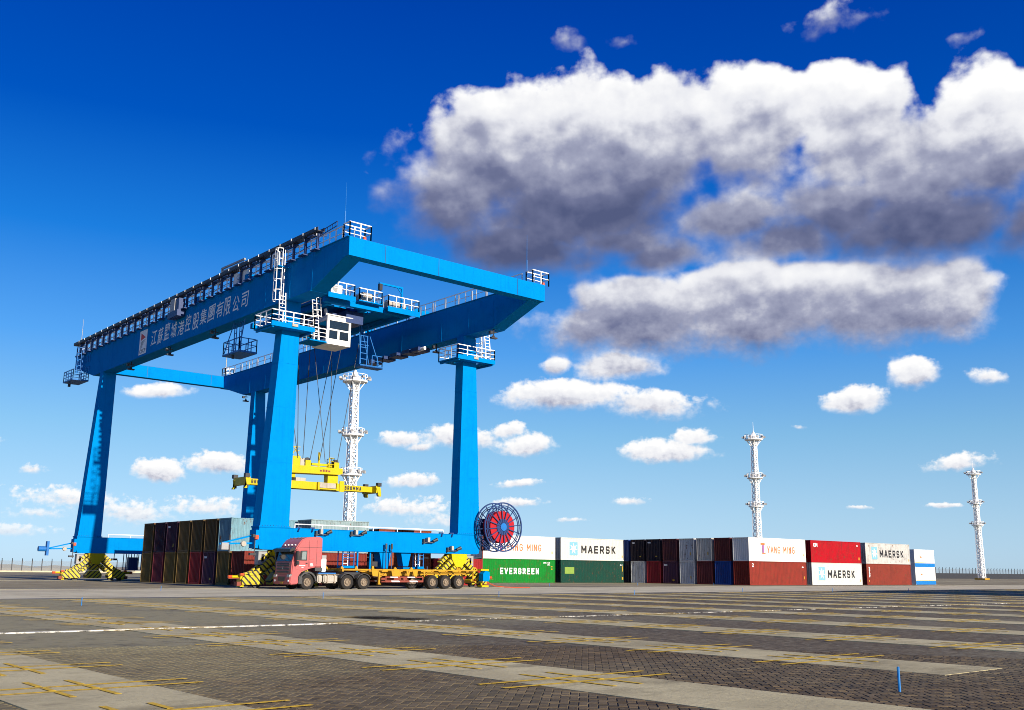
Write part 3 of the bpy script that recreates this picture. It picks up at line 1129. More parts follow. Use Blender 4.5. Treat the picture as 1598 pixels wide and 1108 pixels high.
# cabinet hung on the tray, cable arms on the walkway
c = MB().box(GAA - .75, GAA - .12, 91.6, 92.6, ZT - .15, ZT + 1.10).build('control_cabinet', M['grey'], crane)
MB().box(GAA - .85, GAA - .1, 90.6, 92.9, ZT - .75, ZT - .16).box(GAA - .7, GAA - .1, 90.7, 91.5, ZT - .15, ZT + 1.0).build('cabinet_frame', M['blue2'], c)
a = MB().bar((GAA + .5, 84.3, ZT + .1), (GAA + .5, 84.3, ZT + 2.7), .16).bar((GAA + .5, 84.3, ZT + 2.65), (GAA + .5, 79.8, ZT + 2.55), .16).bar((GAA + .5, 84.3, ZT + 2.35), (GAA + .5, 79.8, ZT + 2.30), .10).bar((GAA + .5, 84.9, ZT + 1.0), (GAA + .5, 84.3, ZT + 2.4), .10)
a.build('cable_arm', M['grey'], crane)
MB().lathe([(-.5, .0001), (-.5, .34), (.5, .34), (.5, .0001)], (GAA + .4, 103.4, ZT + 1.75), 'y', 16).box(GAA + .2, GAA + .6, 99.5, 103, ZT + 1.5, ZT + 1.85).build('cable_drum', M['dark'], crane)
MB().box(GAA + .12, GAA + .5, 80.4, 81.0, ZT + .1, ZT + 1.3).box(GAA + .12, GAA + .5, 78.6, 79.4, ZT + .1, ZT + 1.25).build('switch_box', M['white'], crane)
# rail along the other girder
r = MB()
railing(r, [(GBB + .1, 63.2, ZT + .05), (GBB + .1, SFE - .5, ZT + .05)], 1.1, 1.55, .034, 2)
r.build('railing', M['white'], crane)
s = MB()
for y in range(66, 120, 2):
    s.box(GBB + .05, GBB + .15, y, y + .16, ZT + .05, ZT + 1.0)
tag(s.build('rail_stanchions', M['white'], crane), kind='stuff')
# corner cages, lightning rods, aircraft warning lights at the girder ends
for x0 in (GAA, GBB):
    for ye, yi in ((SNE + .1, SNE + .95), (SFE - .1, SFE - .95)):
        r = MB()
        x1 = x0 + (1.9 if ye < 90 else 1.2)
        railing(r, [(x0 + .05, ye, ZT + .03), (x1, ye, ZT + .03), (x1, yi, ZT + .03), (x0 + .05, yi, ZT + .03)], 1.15, .75, .036, 2, True)
        r.build('corner_railing', M['white'], crane)
        MB().tube((x0 + .12, yi, ZT), (x0 + .12, yi, ZT + 2.2), .055, 8).tube((x0 + .12, yi, ZT + 2.2), (x0 + .12, yi, ZT + 4.5), .03, 6, .012).build('lightning_rod', M['blue3' if ye < 90 else 'lgrey'], crane)
        MB().lathe([(0, .0001), (0, .16), (.3, .13), (.36, .0001)], (x1 - .4, ye + .25 * (1 if ye < 90 else -1), ZT + .03), 'z', 12).build('warning_light', M['orange'], crane, True)
# floodlights under the girders
for (x, y) in ((GAA + .2, 104.2), (GAA + .2, 94.2), (GAA + .2, 84.2), (GBB + .2, 114.7), (GBB + .2, 104.0), (GBB + .2, 75.5), (GBB + .3, 67.2)):
    l = MB().bar((x, y, ZB - .05), (x, y, ZB - .62), .07).bar((x - .3, y, ZB - .30), (x + .3, y, ZB - .30), .06)
    l.lathe([(0, .16), (.18, .10), (.2, .0001)], (x, y, ZB - .80), 'z', 12)
    l.box(x - .34, x + .34, y - .16, y + .16, ZB - .90, ZB - .78)
    l.box(x - .45, x - .2, y - .13, y + .13, ZB - .50, ZB - .25)
    l.build('floodlight', M['dark'], crane)
# boxes under the far girder
for k, y in enumerate((86.6, 84.2, 82.0, 79.9, 78.4)):
    MB().box(GBB - .5, GBB + .9, y - .9, y + .35, ZB - .42, ZB - .06).build('under_girder_box', M['blue2'], crane)
MB().tube((GBB - .1, 76.9, ZB - .25), (GBB - .1, 78.0, ZB - .28), .18, 10).build('lamp_housing', M['white'], crane)
# hanging access basket under the lettered girder
b = MB().box(GAA + .2, GAA + 1.9, 79.2, 82.4, 19.55, 19.70)
bk = b.build('access_basket', M['blue3'], crane)
r = MB()
railing(r, [(GAA + .25, 79.25, 19.7), (GAA + 1.85, 79.25, 19.7), (GAA + 1.85, 82.35, 19.7), (GAA + .25, 82.35, 19.7)], 1.1, 1.0, .03, 2, True)
for y in (79.9, 80.9):
    ladder(r, (GAA + .6, y, 19.7), (GAA + .6, y, ZB - .05), (0, 1, 0), .4, .4, .03)
r.bar((GAA + .3, 82.3, 19.8), (GAA + .3, 80.6, ZB - .05), .06).bar((GAA + .3, 79.3, 19.8), (GAA + .3, 78.6, ZB - .05), .06)
r.build('basket_frame', M['blue3'], bk)
MB().lathe([(0, .0001), (0, .12), (.3, .12), (.34, .0001)], (GAA + .5, 80.9, 19.2), 'z', 10).build('floodlight', M['dark'], bk)
# end basket at the far end
b = MB().box(GAA - 1.0, GAA + .8, 119.0, 122.4, 22.35, 22.5)
bk = b.build('access_basket', M['blue3'], crane)
r = MB()
railing(r, [(GAA - .95, 119.05, 22.5), (GAA + .75, 119.05, 22.5), (GAA + .75, 122.35, 22.5), (GAA - .95, 122.35, 22.5)], 1.1, .8, .03, 3, True)
ladder(r, (GAA - .3, 118.6, 22.3), (GAA - .3, 118.6, ZT + .6), (0, 1, 0), .5, .35, .03)
cage(r, (GAA - .3, 118.6, 23.2), (GAA - .3, 118.6, ZT + .6), (0, 1, 0), (-1, 0, 0), .4, .6, .024)
for y in (116.6, 117.2, 117.8):
    r.bar((GAA - .06, y, 24.2), (GAA - .06, y, 25.0), .05).bar((GAA - .06, y, 23.1), (GAA - .06, y, 23.7), .05)
r.build('basket_frame', M['blue3'], bk)
MB().lathe([(0, .0001), (0, .16), (.35, .16), (.4, .0001)], (GAA - .5, 121.6, 21.9), 'z', 10).build('floodlight', M['dark'], bk)

# company mark and name along the girder
XL = GAA - .016
lg = MB().add([(XL, 101.8, 22.62), (XL, 99.85, 22.62), (XL, 99.85, 25.1), (XL, 101.8, 25.1)], [(0, 1, 2, 3)]).build('logo_panel', M['letter_w'], crane)
flat(MB(), [(XL - .004, 101.45, 24.88), (XL - .004, 100.2, 24.30), (XL - .004, 101.45, 24.10)]).build('logo_triangle', M['letter_r'], lg)
s = MB()
for k in range(6):
    z, y1 = 24.05 - k * .14, 100.25 + k * .17
    flat(s, [(XL - .004, 101.45, z - .16), (XL - .004, y1, z), (XL - .004, y1, z + .05), (XL - .004, 101.45, z - .10)])
put_text(s, 'CYCP', (XL - .004, 101.62, 22.75), (0, -1, 0), (0, 0, 1), 1.55, .42, .02)
s.build('logo_lines', M['letter_k'], lg)
s = MB()
name = '\u6c5f\u8607\u9e7d\u57ce\u6e2f\u63a7\u80a1\u96c6\u5718\u6709\u9650\u516c\u53f8'
rr = random.Random(5)
pitch = (98.9 - 77.4) / len(name)
for k, chx in enumerate(name):
    y = 98.9 - pitch * k
    hgt = 1.55 * rr.uniform(.88, 1.08)
    tilt = rr.uniform(-.04, .08)
    put_text(s, chx, (XL, y - .1, 22.98 + rr.uniform(-.06, .12) + k * .015), (0, -math.cos(tilt), math.sin(tilt)), (0, -math.sin(tilt) * .6 - .10, 1), pitch * rr.uniform(.72, .86), hgt, .007)
s.build('company_lettering', M['letter_w'], crane)

# bogies
def bogie(gx, s0, flip):
    y = s0 + .62
    b = MB().prism([(gx - .85, ZS0 - .05), (gx + .85, ZS0 - .05), (gx + .75, 2.35), (gx + .35, 1.75), (gx - .35, 1.75), (gx - .75, 2.35)], 'y', y - .62, y + .45)
    root = b.build('bogie', M['yellow'], crane)
    for sgn, mt in ((-1, 'stripe_r'), (1, 'stripe_l')):
        a = MB()
        for yo in (-.56, .22):
            a.prism([(gx + sgn * .55, 2.66), (gx + sgn * .30, 2.30), (gx + sgn * 2.10, .92), (gx + sgn * 2.75, .96), (gx + sgn * 2.70, 1.14), (gx + sgn * 2.25, 1.26)], 'y', y + yo, y + yo + .30)
            a.prism([(gx + sgn * .25, 2.02), (gx + sgn * .20, 1.72), (gx + sgn * 1.25, .92), (gx + sgn * 1.60, 1.02)], 'y', y + yo + .03, y + yo + .27)
        a.prism([(gx + sgn * .95, 2.84), (gx + sgn * .62, 2.70), (gx + sgn * 1.55, 2.02), (gx + sgn * 1.8, 2.15)], 'y', y - .22, y + .2)
        a.build('equalizer_arm', M[mt], root)
        for k, cx in enumerate((gx + sgn * 2.35,)):
            t = MB().prism([(cx - .85, .28), (cx - .95, .62), (cx - .70, .98), (cx + .70, .98), (cx + .95, .62), (cx + .85, .28)], 'y', y - .50, y + .38)
            t.box(cx - .3, cx + .3, y - .58, y - .501, .4, .8)
            t.build('wheel_truck', M[mt], root)
            for wx in (cx - .48, cx + .48):
                MB().lathe([(-.12, .0001), (-.12, .33), (-.07, .33), (-.07, .29), (.07, .29), (.07, .33), (.12, .33), (.12, .0001)], (wx, y, .34), 'y', 20).build('wheel', M['dark'], root)
        ex = gx + sgn * 3.3
        MB().tube((ex, y, .85), (ex + sgn * .55, y, .85), .10, 10).box(min(ex, ex - sgn * .3), max(ex, ex - sgn * .3), y - .3, y + .3, .12, 1.0).build('buffer', M['yellow'], root)
        MB().tube((ex + sgn * .55, y, .85), (ex + sgn * .85, y, .85), .12, 10).cbox((ex - sgn * .05, y - .4, 1.02), (.3, .2, .16)).build('buffer_head', M['orange'], root)
        MB().cbox((ex + sgn * .1, y - .1, .34), (.35, .5, .3)).bar((ex, y - .2, .75), (ex + sgn * .9, y - .2, .72), .05).build('rail_sweeper', M['guard'], root)
    # middle truck on the second beam, behind
    t = MB().prism([(gx - .75, .28), (gx - .85, .62), (gx - .55, 1.05), (gx + .55, 1.05), (gx + .85, .62), (gx + .75, .28)], 'y', y - .30, y + .52)
    t.prism([(gx - .30, 1.80), (gx - .55, 1.06), (gx + .55, 1.06), (gx + .30, 1.80)], 'y', y - .24, y + .46)
    t.build('wheel_truck', M['stripe_l'], root)
    MB().cbox((gx - 1.55 * flip, y + .1, 2.25), (.7, .6, 1.0)).build('gearbox', M['grey'], root)
    MB().cbox((gx - 1.55 * flip, y - .21, 2.25), (.2, .02, .55)).build('gearbox_window', M['black'], root)


for s0 in (SN, SF):
    bogie(38.25, s0, 1)
    bogie(55.15, s0, -1)

# cable reel at the end of the near sill
RC = (58.85, 69.95, 5.25)
reel = MB().lathe([(-.55, .0001), (-.55, .28), (.75, .28), (.75, .0001)], RC, 'y', 20).build('cable_reel', M['blue2'], crane)
for yo in (-.62, .62):
    s = MB()
    for r_, w_ in ((2.15, .09), (1.88, .05), (1.72, .05)):
        s.lathe_open([(yo - w_ / 2, r_ - w_), (yo - w_ / 2, r_ + .02), (yo + w_ / 2, r_ + .02), (yo + w_ / 2, r_ - w_)], RC, 'y', 44)
    s.build('reel_rim', M['blue2'], reel)
    for k in range(16):
        a = 2 * math.pi * (k + .3) / 16
        MB().bar((RC[0] + .2 * math.cos(a), RC[1] + yo, RC[2] + .2 * math.sin(a)), (RC[0] + 2.14 * math.cos(a), RC[1] + yo, RC[2] + 2.14 * math.sin(a)), .05, .075).build('spoke', M['blue2'], reel)
    MB().lathe([(yo - .07, .0001), (yo - .07, .34), (yo + .07, .34), (yo + .07, .0001)], RC, 'y', 20).build('hub_plate', M['blue3'], reel, True)
MB().lathe_open([(-.5, .55), (-.5, 1.40), (.5, 1.40), (.5, .55)], RC, 'y', 44).build('cable_winding', M['red'], reel, True)
MB().lathe([(-.60, .0001), (-.60, .70), (-.52, .70), (-.52, .0001)], RC, 'y', 24).build('hub', M['blue2'], reel, True)
MB().box(57.42, 58.3, 70.9, 71.9, 4.55, 6.0).bar((57.5, 71.3, 5.2), (58.9, 70.8, 5.25), .35).box(58.1, 58.6, 70.9, 71.5, 3.2, 5.0).build('reel_bracket', M['blue2'], reel)
g = MB().bar((57.55, 70.6, .2), (57.55, 70.6, 4.6), .07).build('cable_guide', M['guard'], crane)
MB().prism([(57.1, .55), (57.75, .55), (57.85, .8), (57.8, 1.35), (57.35, 1.42), (57.1, 1.2)], 'y', 69.9, 70.5).build('guide_box', M['blue'], g)
MB().box(57.05, 57.8, 70.0, 70.6, .06, .2).bar((57.4, 70.55, .2), (57.4, 70.55, 1.6), .12).box(57.0, 57.9, 70.1, 70.6, 1.45, 1.58).build('guide_foot', M['yellow'], g)
s = MB()
pts = [(57.7, 70.2, .5), (58.4, 69.9, .16), (59.3, 69.6, .06), (60.6, 69.4, .03), (62.0, 69.3, .03)]
for p, q in zip(pts, pts[1:]):
    s.tube(p, q, .035, 6)
s.build('power_cable', M['orange'], g)

# lamps and fittings on the sill faces
for k, (x, z) in enumerate(((41.3, 4.2), (44.5, 4.25), (51.65, 3.85), (54.2, 3.2))):
    y = SN - .03
    l = MB().cbox((x - .1, y - .25, z + .12), (.22, .28, .36)).build('camera_housing', M['lgrey'], sills[0])
    q = MB().bar((x - .55, y - .08, z - .12), (x + .5, y - .30, z - .10), .07).cbox((x - .45, y - .12, z - .02), (.16, .2, .4))
    q.tube((x + .35, y - .35, z + .0), (x + .75, y - .40, z + .16), .11, 10, .16)
    q.build('lamp_bracket', M['dark'], l)
s = MB()
for x in (39.2, 40.4, 53.0, 54.1):
    s.box(x, x + .4, SN - .02, SN + .2, ZS1 + .05, ZS1 + .15).bar((x + .2, SN - .06, ZS1 + .05), (x + .1, SN - .12, ZS1 - .22), .08)
tag(s.build('anchor_lugs', M['blue2'], sills[0]), kind='stuff')
# frames, ladders and brackets hanging below the near sill
y = SN + .55
def hang_frame(x0, x1, z, mt):
    f = MB()
    for x in (x0, x1):
        for yy in (y - .35, y + .35):
            f.bar((x, yy, z), (x, yy, ZS0 - .04), .07)
    for zz in (z + .75, z + 1.05):
        f.bar((x0, y - .35, zz), (x1, y - .35, zz), .05)
    fo = f.build('ladder_frame', M[mt], sills[0])
    MB().box(x0 - .05, x1 + .05, y - .4, y + .4, z - .06, z + .12).build('step_box', M['blue'], fo)
    l = MB()
    ladder(l, ((x0 + x1) / 2, y + .1, z), ((x0 + x1) / 2, y + .1, ZS0 - .05), (1, 0, 0), .45, .3, .03)
    l.build('ladder', M['white' if mt == 'blue3' else 'dark'], fo)
hang_frame(43.55, 44.6, 1.62, 'blue3')
hang_frame(50.9, 51.45, 1.62, 'blue3')
for x in (44.95, 46.15):
    MB().bar((x, y - .3, 1.2), (x, y - .3, ZS0 - .04), .12).build('support_post', M['blue'], sills[0])
MB().prism([(46.95, ZS0 - .05), (48.1, ZS0 - .05), (47.85, 1.55), (47.25, 1.55)], 'y', y - .45, y + .45).build('support_leg', M['blue'], sills[0])
MB().prism([(49.2, ZS0 - .05), (50.2, ZS0 - .05), (49.95, 1.75), (49.45, 1.75)], 'y', y - .30, y + .45).box(49.3, 50.5, y - .5, y + .4, 1.55, 1.66).build('support_leg', M['blue'], sills[0])
MB().box(46.3, 46.9, y - .3, y + .3, 1.7, 2.1).bar((46.5, y, 2.1), (46.5, y, ZS0 - .05), .12).build('junction_box', M['dark'], sills[0])
for x in (47.3, 47.85):
    p = MB().tube((x, SN - .35, 1.55), (x, SN - .35, 3.1), .045, 8).build('sensor_pole', M['blue2'], sills[0])
    MB().tube((x, SN - .35, 3.1), (x, SN - .35, 3.55), .09, 8).bar((x, SN - .35, 2.9), (x, SN - .02, 3.0), .06).build('sensor_head', M['dark'], p)
# cage and cabinet under the far sill
f = MB()
for x in (41.55, 42.1, 42.7, 43.2):
    f.bar((x, 112.0, 1.2), (x, 112.0, ZS0 - .05), .07).bar((x, 112.8, 1.2), (x, 112.8, ZS0 - .05), .07)
f.box(41.45, 43.3, 111.9, 112.9, 1.12, 1.2)
fo = f.build('ladder_frame', M['blue2'], sills[1])
MB().box(41.9, 42.9, 112.15, 112.7, 1.2, 2.5).build('control_cabinet', M['blue2'], fo)
MB().bar((40.2, 111.9, 2.3), (40.2, 111.9, ZS0 - .05), .06).cbox((40.2, 111.9, 2.25), (.6, .3, .2)).build('floodlight', M['dark'], sills[1])
# arms with sensors reaching out from the ends of the sills
for s0, sb in ((SN, sills[0]), (SF, sills[1])):
    y = s0 + .5
    a = MB().bar((GA, y, 3.95), (33.4, y, 3.28), .12).bar((GA, y, 3.32), (33.2, y, 3.22), .12).box(GA - .25, GA - .002, y - .5, y + .5, 2.95, 4.3)
    ao = a.build('sensor_arm', M['blue'], sb)
    if s0 == SF:
        MB().tube((33.2, y, 3.22), (32.45, y, 3.22), .26, 12).build('sensor_drum', M['blue3'], ao)
        MB().box(33.22, 33.45, y - .25, y + .25, 2.55, 4.0).build('sensor_plate', M['blue3'], ao)
    else:
        MB().cbox((33.55, y - .05, 3.05), (.55, .4, .5)).build('sensor_box', M['grey'], ao)
        MB().bar((34.0, y, 2.6), (34.0, y, 3.9), .10).build('sensor_mount', M['dark'], ao)
    MB().lathe([(-.12, .0001), (-.12, .19), (.0, .22), (.06, .16), (.06, .0001)], (35.0, y - .2, 3.25), 'y', 16).build('horn', M['lgrey'], ao, True)
    MB().cbox((GA - .22, y - .58, 3.75), (.26, .2, .30)).build('beacon', M['orange'], ao)
    MB().cbox((GA - .45, y - .5, 3.85), (.2, .3, .22)).bar((GA - .3, y - .5, 2.3), (GA - .3, y - .5, 3.7), .06).cbox((GA - .45, y - .5, 2.5), (.5, .25, .18)).build('floodlight', M['dark'], ao)

# ------------------------------------------------------------------ trolley with driver's cab
TY0, TY1 = 76.2, 90.5
trolley = thing('crane_trolley', (46.7, 83.3, ZT), 'blue crane trolley with white driver cab and railed deck between the girders', 'trolley')
ch_ = MB().box(43.8, 52.8, TY0, TY0 + .5, 24.55, 25.05).box(43.8, 52.8, TY1 - .5, TY1, 24.55, 25.05)
for y in (78.2, 88.2):
    ch_.box(GAA + .1, GBB + 1.2, y, y + .6, 25.62, 26.2)
for x in (44.3, 48.0, 52.2):
    ch_.box(x, x + .45, TY0 + .501, TY1 - .501, 24.5, 25.0)
ch_.box(39.4, 44.5, 77.2, 78.0, 25.1, 25.6).box(44.0, 52.6, 79, 87.5, 25.06, 25.2)
tf = ch_.build('trolley_frame', M['blue'], trolley)
s = MB()
for x in (GAA + GW / 2, GBB + GW / 2):
    for y in (78.5, 88.5):
        s.lathe([(-.08, .0001), (-.08, .24), (.08, .24), (.08, .0001)], (x, y, ZT + .42), 'x', 16)
s.build('trolley_wheel', M['dark'], trolley)
MB().box(43.6, 46.3, TY0 - .9, TY0 + 2, 25.06, 25.16).box(46.9, 49.4, TY0 - .6, TY0 + 2, 25.05, 25.15).box(49.9, 53.4, TY0 - .8, TY0 + 3, 24.9, 25.0).box(49.85, 53.45, TY0 - .84, TY0 - .80, 24.55, 25.05).box(43.55, 46.35, TY0 - .94, TY0 - .90, 24.75, 25.2).build('deck', M['blue'], trolley)
for (x0, x1, y0, z) in ((43.65, 46.25, TY0 - .85, 25.16), (46.95, 49.35, TY0 - .55, 25.15), (49.95, 53.35, TY0 - .75, 25.0)):
    r = MB()
    railing(r, [(x0, y0 + 2.4, z), (x0, y0, z), (x1, y0, z), (x1, y0 + 2.4, z)], 1.1, .85, .036, 2)
    r.build('railing', M['white'], trolley)
k = MB().box(43.9, 45.0, TY0 - .8, TY0 - .35, 25.2, 26.0).build('air_conditioner', M['white'], trolley)
MB().lathe([(-.02, .0001), (-.02, .30), (0, .30), (0, .0001)], (44.35, TY0 - .81, 25.6), 'y', 18).build('fan_grille', M['grey'], k)
MB().box(47.6, 48.7, TY0 + .2, TY0 + 1.3, 25.2, 26.1).lathe([(-.5, .0001), (-.5, .32), (.5, .32), (.5, .0001)], (48.1, TY0 + .1, 25.8), 'x', 14).build('hoist_motor', M['lgrey'], trolley)
MB().box(50.5, 52.3, TY0 + .3, TY0 + 1.9, 25.05, 25.7).lathe([(-1, .0001), (-1, .38), (1, .38), (1, .0001)], (51.3, TY0 + .2, 25.5), 'x', 14).build('hoist_motor', M['lgrey'], trolley)
MB().lathe([(-3.5, .0001), (-3.5, .55), (3.5, .55), (3.5, .0001)], (47.5, 83.2, 25.9), 'x', 20).build('hoist_drum', M['dark'], trolley, True)
MB().box(45.4, 49.6, 79.2, 87.2, 23.9, 24.5).box(46.8, 48.6, 77.5, 79.2, 23.4, 24.5).build('machinery_tray', M['blue2'], trolley)
# driver's cab
CX0, CX1, CY0, CY1, CZ0, CZ1 = 44.95, 47.40, 77.6, 80.2, 21.15, 23.75
cab = MB()
cab.box(CX0, CX1, CY0, CY1, CZ0, CZ0 + .50).box(CX0, CX1, CY0, CY1, CZ1 - .42, CZ1)
for x in (CX0, CX1 - .22):
    for y in (CY0, CY1 - .22):
        cab.box(x, x + .22, y, y + .22, CZ0 + .501, CZ1 - .421)
cab.box(CX0 + .221, CX1 - .221, CY0 + .02, CY0 + .14, CZ0 + 1.28, CZ0 + 1.42).box(46.05, 46.25, CY0 + .02, CY0 + .14, CZ0 + .501, CZ0 + 1.279)
cab.box(CX1 - .16, CX1 - .02, CY0 + .221, CY1 - .221, CZ0 + .501, CZ1 - .421)
cab.box(CX0 - .1, CX1 + .1, CY0 - .14, CY0, CZ1 + .02, CZ1 + .10).prism([(CX0, CZ1), (CX0 - .18, CZ1 + .6), (CX0 - .02, CZ1 + .62), (CX0 + .16, CZ1)], 'y', CY0 + .2, CY0 + .45).prism([(CX1 - .16, CZ1), (CX1 - .02, CZ1 + .55), (CX1 + .14, CZ1 + .55), (CX1, CZ1)], 'y', CY0 + .2, CY0 + .45)
cb = cab.build('driver_cab', M['white'], trolley)
for (x0, x1, z0, z1) in ((CX0 + .24, CX1 - .24, CZ0 + 1.44, CZ1 - .44), (CX0 + .24, 46.03, CZ0 + .52, CZ0 + 1.26), (46.27, CX1 - .24, CZ0 + .52, CZ0 + 1.26)):
    MB().box(x0, x1, CY0 + .06, CY0 + .08, z0, z1).build('window_pane', M['glass'], cb)
MB().box(CX0 + .05, CX0 + .07, CY0 + .24, CY1 - .24, CZ0 + .52, CZ1 - .44).build('window_pane', M['glass'], cb)
MB().box(CX0 + .3, CX1 - .3, CY1 - .1, CY1 - .05, CZ0 + .5, CZ1 - .43).box(45.2, 45.9, CY0 + .5, CY0 + 1.2, CZ0 + .502, CZ0 + 1.3).build('driver_seat', M['black'], cb)
MB().bar((CX0 + .2, CY0 + .6, CZ1), (CX0 + .2, CY0 + .6, 24.6), .2).bar((CX1 - .2, CY0 + .6, CZ1), (CX1 - .2, CY0 + .6, 24.6), .2).bar((CX0 + .2, CY1 - .4, CZ1), (CX0 + .2, CY1 - .4, 24.6), .2).bar((CX1 - .2, CY1 - .4, CZ1), (CX1 - .2, CY1 - .4, 24.6), .2).build('cab_hanger', M['blue'], cb)
MB().box(43.2, CX0 - .02, CY0 - .1, CY1 - .6, CZ0 + .02, CZ0 + .14).build('cab_landing', M['blue'], cb)
r = MB()
railing(r, [(CX0 - .1, CY0 - .05, CZ0 + .14), (43.25, CY0 - .05, CZ0 + .14), (43.25, CY1 - .7, CZ0 + .14)], 1.1, .7, .034, 3)
ladder(r, (44.0, CY0 + .1, CZ0 + .14), (43.5, CY0 + .1, 26.1), (1, 0, 0), .5, .3, .035)
cage(r, (43.8, CY0 + .1, CZ0 + 2.2), (43.5, CY0 + .1, 26.1), (1, 0, 0), (0, -1, 0), .42, .55, .028)
r.build('ladder', M['white'], cb)
# service jib and hanging ladder
j = MB().bar((51.75, 76.0, 25.0), (51.75, 76.0, 27.25), .14).bar((51.85, 76.0, 27.2), (49.2, 76.0, 27.2), .16).bar((51.75, 76.0, 26.6), (51.2, 76.0, 27.2), .08).build('service_jib', M['blue'], trolley)
MB().cbox((49.35, 76.0, 26.85), (.32, .3, .6)).bar((49.35, 76, 26.5), (49.35, 76, 26.0), .03).build('chain_hoist', M['black'], j)
l = MB()
ladder(l, (50.35, 80.0, 20.3), (50.35, 80.0, 24.2), (1, 0, 0), .75, .55, .045)
l.bar((49.75, 80, 24.3), (50.05, 80, 20.4), .07).bar((49.9, 80, 24.4), (51.0, 80, 20.4), .06).bar((50.7, 80, 23.8), (52.1, 80, 20.5), .07).bar((49.7, 80, 22.2), (50.9, 80, 22.2), .05)
l.box(49.8, 52.3, 79.6, 80.5, 20.05, 20.25)
railing(l, [(51.1, 79.65, 20.25), (52.25, 79.65, 20.25), (52.25, 80.4, 20.25)], 1.0, .6, .03, 2)
l.build('hanging_ladder', M['blue3'], trolley)
# hoist ropes
SPY = 83.5
for (xt, yt, xb, yb) in ((44.2, 81.5, 45.6, SPY - .6), (44.6, 85.5, 46.3, SPY + .6), (48.3, 81.5, 46.9, SPY - .6), (48.9, 81.0, 47.9, SPY - .6), (47.9, 85.5, 49.2, SPY + .6), (51.0, 81.5, 49.8, SPY - .6), (45.4, 81.2, 46.2, SPY - .5), (50.2, 85.6, 49.6, SPY + .5)):
    MB().tube((xt, yt, 24.4), (xb, yb, 11.35), .032, 6).build('hoist_rope', M['rope'], trolley)

# ------------------------------------------------------------------ spreader
spreader = thing('container_spreader', (47.3, SPY, 8.6), 'yellow telescopic container spreader hanging on ropes below the trolley', 'spreader')
sb = MB().box(43.2, 50.5, SPY - .62, SPY - .12, 8.62, 9.30).box(43.2, 50.5, SPY + .12, SPY + .62, 8.62, 9.30).box(43.5, 44.0, SPY - .119, SPY + .119, 8.8, 9.25).box(49.7, 50.2, SPY - .119, SPY + .119, 8.8, 9.25)
sb.box(50.1, 50.6, SPY - .7, SPY - .621, 8.55, 9.55)
main = sb.build('main_beam', M['yellow'], spreader)
for sgn, xe in ((-1, 40.55), (1, 54.05)):
    xi = 50.45 if sgn > 0 else 43.3
    a = MB().box(min(xi, xe), max(xi, xe), SPY - .52, SPY - .20, 8.70, 9.22).box(min(xi, xe), max(xi, xe), SPY + .20, SPY + .52, 8.70, 9.22)
    ao = a.build('telescopic_arm', M['yellow'], spreader)
    MB().box(xe - .22, xe + .22, SPY - 1.22, SPY + 1.22, 8.62, 9.30).build('end_beam', M['yellow'], spreader)
    for yy in (SPY - 1.15, SPY + 1.15):
        MB().prism([(xe - .24, 9.1), (xe + .24 + .0, 9.1), (xe + sgn * .34, 8.3), (xe + sgn * .34 - .28 * sgn, 8.3)], 'y', yy - .14, yy + .14).build('flipper_arm', M['yellow'], spreader)
        MB().cbox((xe + sgn * .1, yy, 9.42), (.42, .36, .34)).build('flipper_motor', M['dark'], spreader)
        MB().cbox((xe, yy, 8.5), (.16, .16, .22)).build('twistlock', M['dark'], spreader)
s = MB()
put_block(s, 'BROMMA', (50.75, SPY - .524, 8.78), (1, 0, 0), (0, 0, 1), 1.85, .36, .085)
put_block(s, 'BROMMA', (41.2, SPY - .524, 8.80), (1, 0, 0), (0, 0, 1), 1.75, .34, .08)
s.build('brand_lettering', M['letter_k'], spreader)
MB().box(47.9, 49.6, SPY - .86, SPY - .63, 8.80, 9.26).box(45.6, 46.6, SPY - .5, SPY + .5, 9.31, 9.62).build('electrical_box', M['lgrey'], spreader)
MB().box(47.7, 49.9, SPY - .92, SPY - .88, 8.66, 8.76).box(47.7, 47.86, SPY - .9, SPY - .63, 8.6, 9.3).box(49.66, 49.82, SPY - .9, SPY - .63, 8.6, 9.3).build('box_guard', M['yellow'], spreader)
hb = MB().prism([(44.2, 10.42), (44.6, 10.0), (50.0, 10.12), (50.35, 10.2), (50.35, 10.72), (44.2, 10.72)], 'y', SPY - .72, SPY + .72)
hb.box(49.0, 50.1, SPY - .35, SPY + .35, 9.32, 10.11).box(44.6, 45.6, SPY - .35, SPY + .35, 9.62, 10.0)
h = hb.build('headblock', M['yellow'], spreader)
for x in (44.9, 46.7, 49.7):
    s = MB().box(x - .28, x + .28, SPY - .66, SPY - .5, 10.721, 11.25).box(x - .28, x + .28, SPY + .5, SPY + .66, 10.721, 11.25)
    s.prism([(x - .4, 10.721), (x + .4, 10.721), (x + .25, 11.35), (x - .25, 11.35)], 'y', SPY - .3, SPY - .15)
    s.build('sheave_bracket', M['yellow'], h)
    MB().lathe([(-.1, .0001), (-.1, .32), (.1, .32), (.1, .0001)], (x, SPY - .4, 11.2), 'y', 18).build('sheave', M['dark'], h)
MB().box(45.0, 45.9, SPY - .6, SPY + .2, 10.72, 11.55).build('cable_basket', M['yellow'], h)
MB().box(46.0, 46.5, SPY - .45, SPY + .1, 10.75, 11.4).build('motor', M['lgrey'], h)
MB().tube((48.0, SPY - .3, 10.7), (48.0, SPY - .3, 12.1), .10, 8).bar((47.2, SPY - .3, 10.95), (49.4, SPY - .3, 10.95), .22).build('guide_post', M['yellow'], h)
r = MB()
railing(r, [(48.9, SPY - .66, 10.73), (49.4, SPY - .66, 10.73), (49.4, SPY + .6, 10.73)], .9, .5, .025, 3)
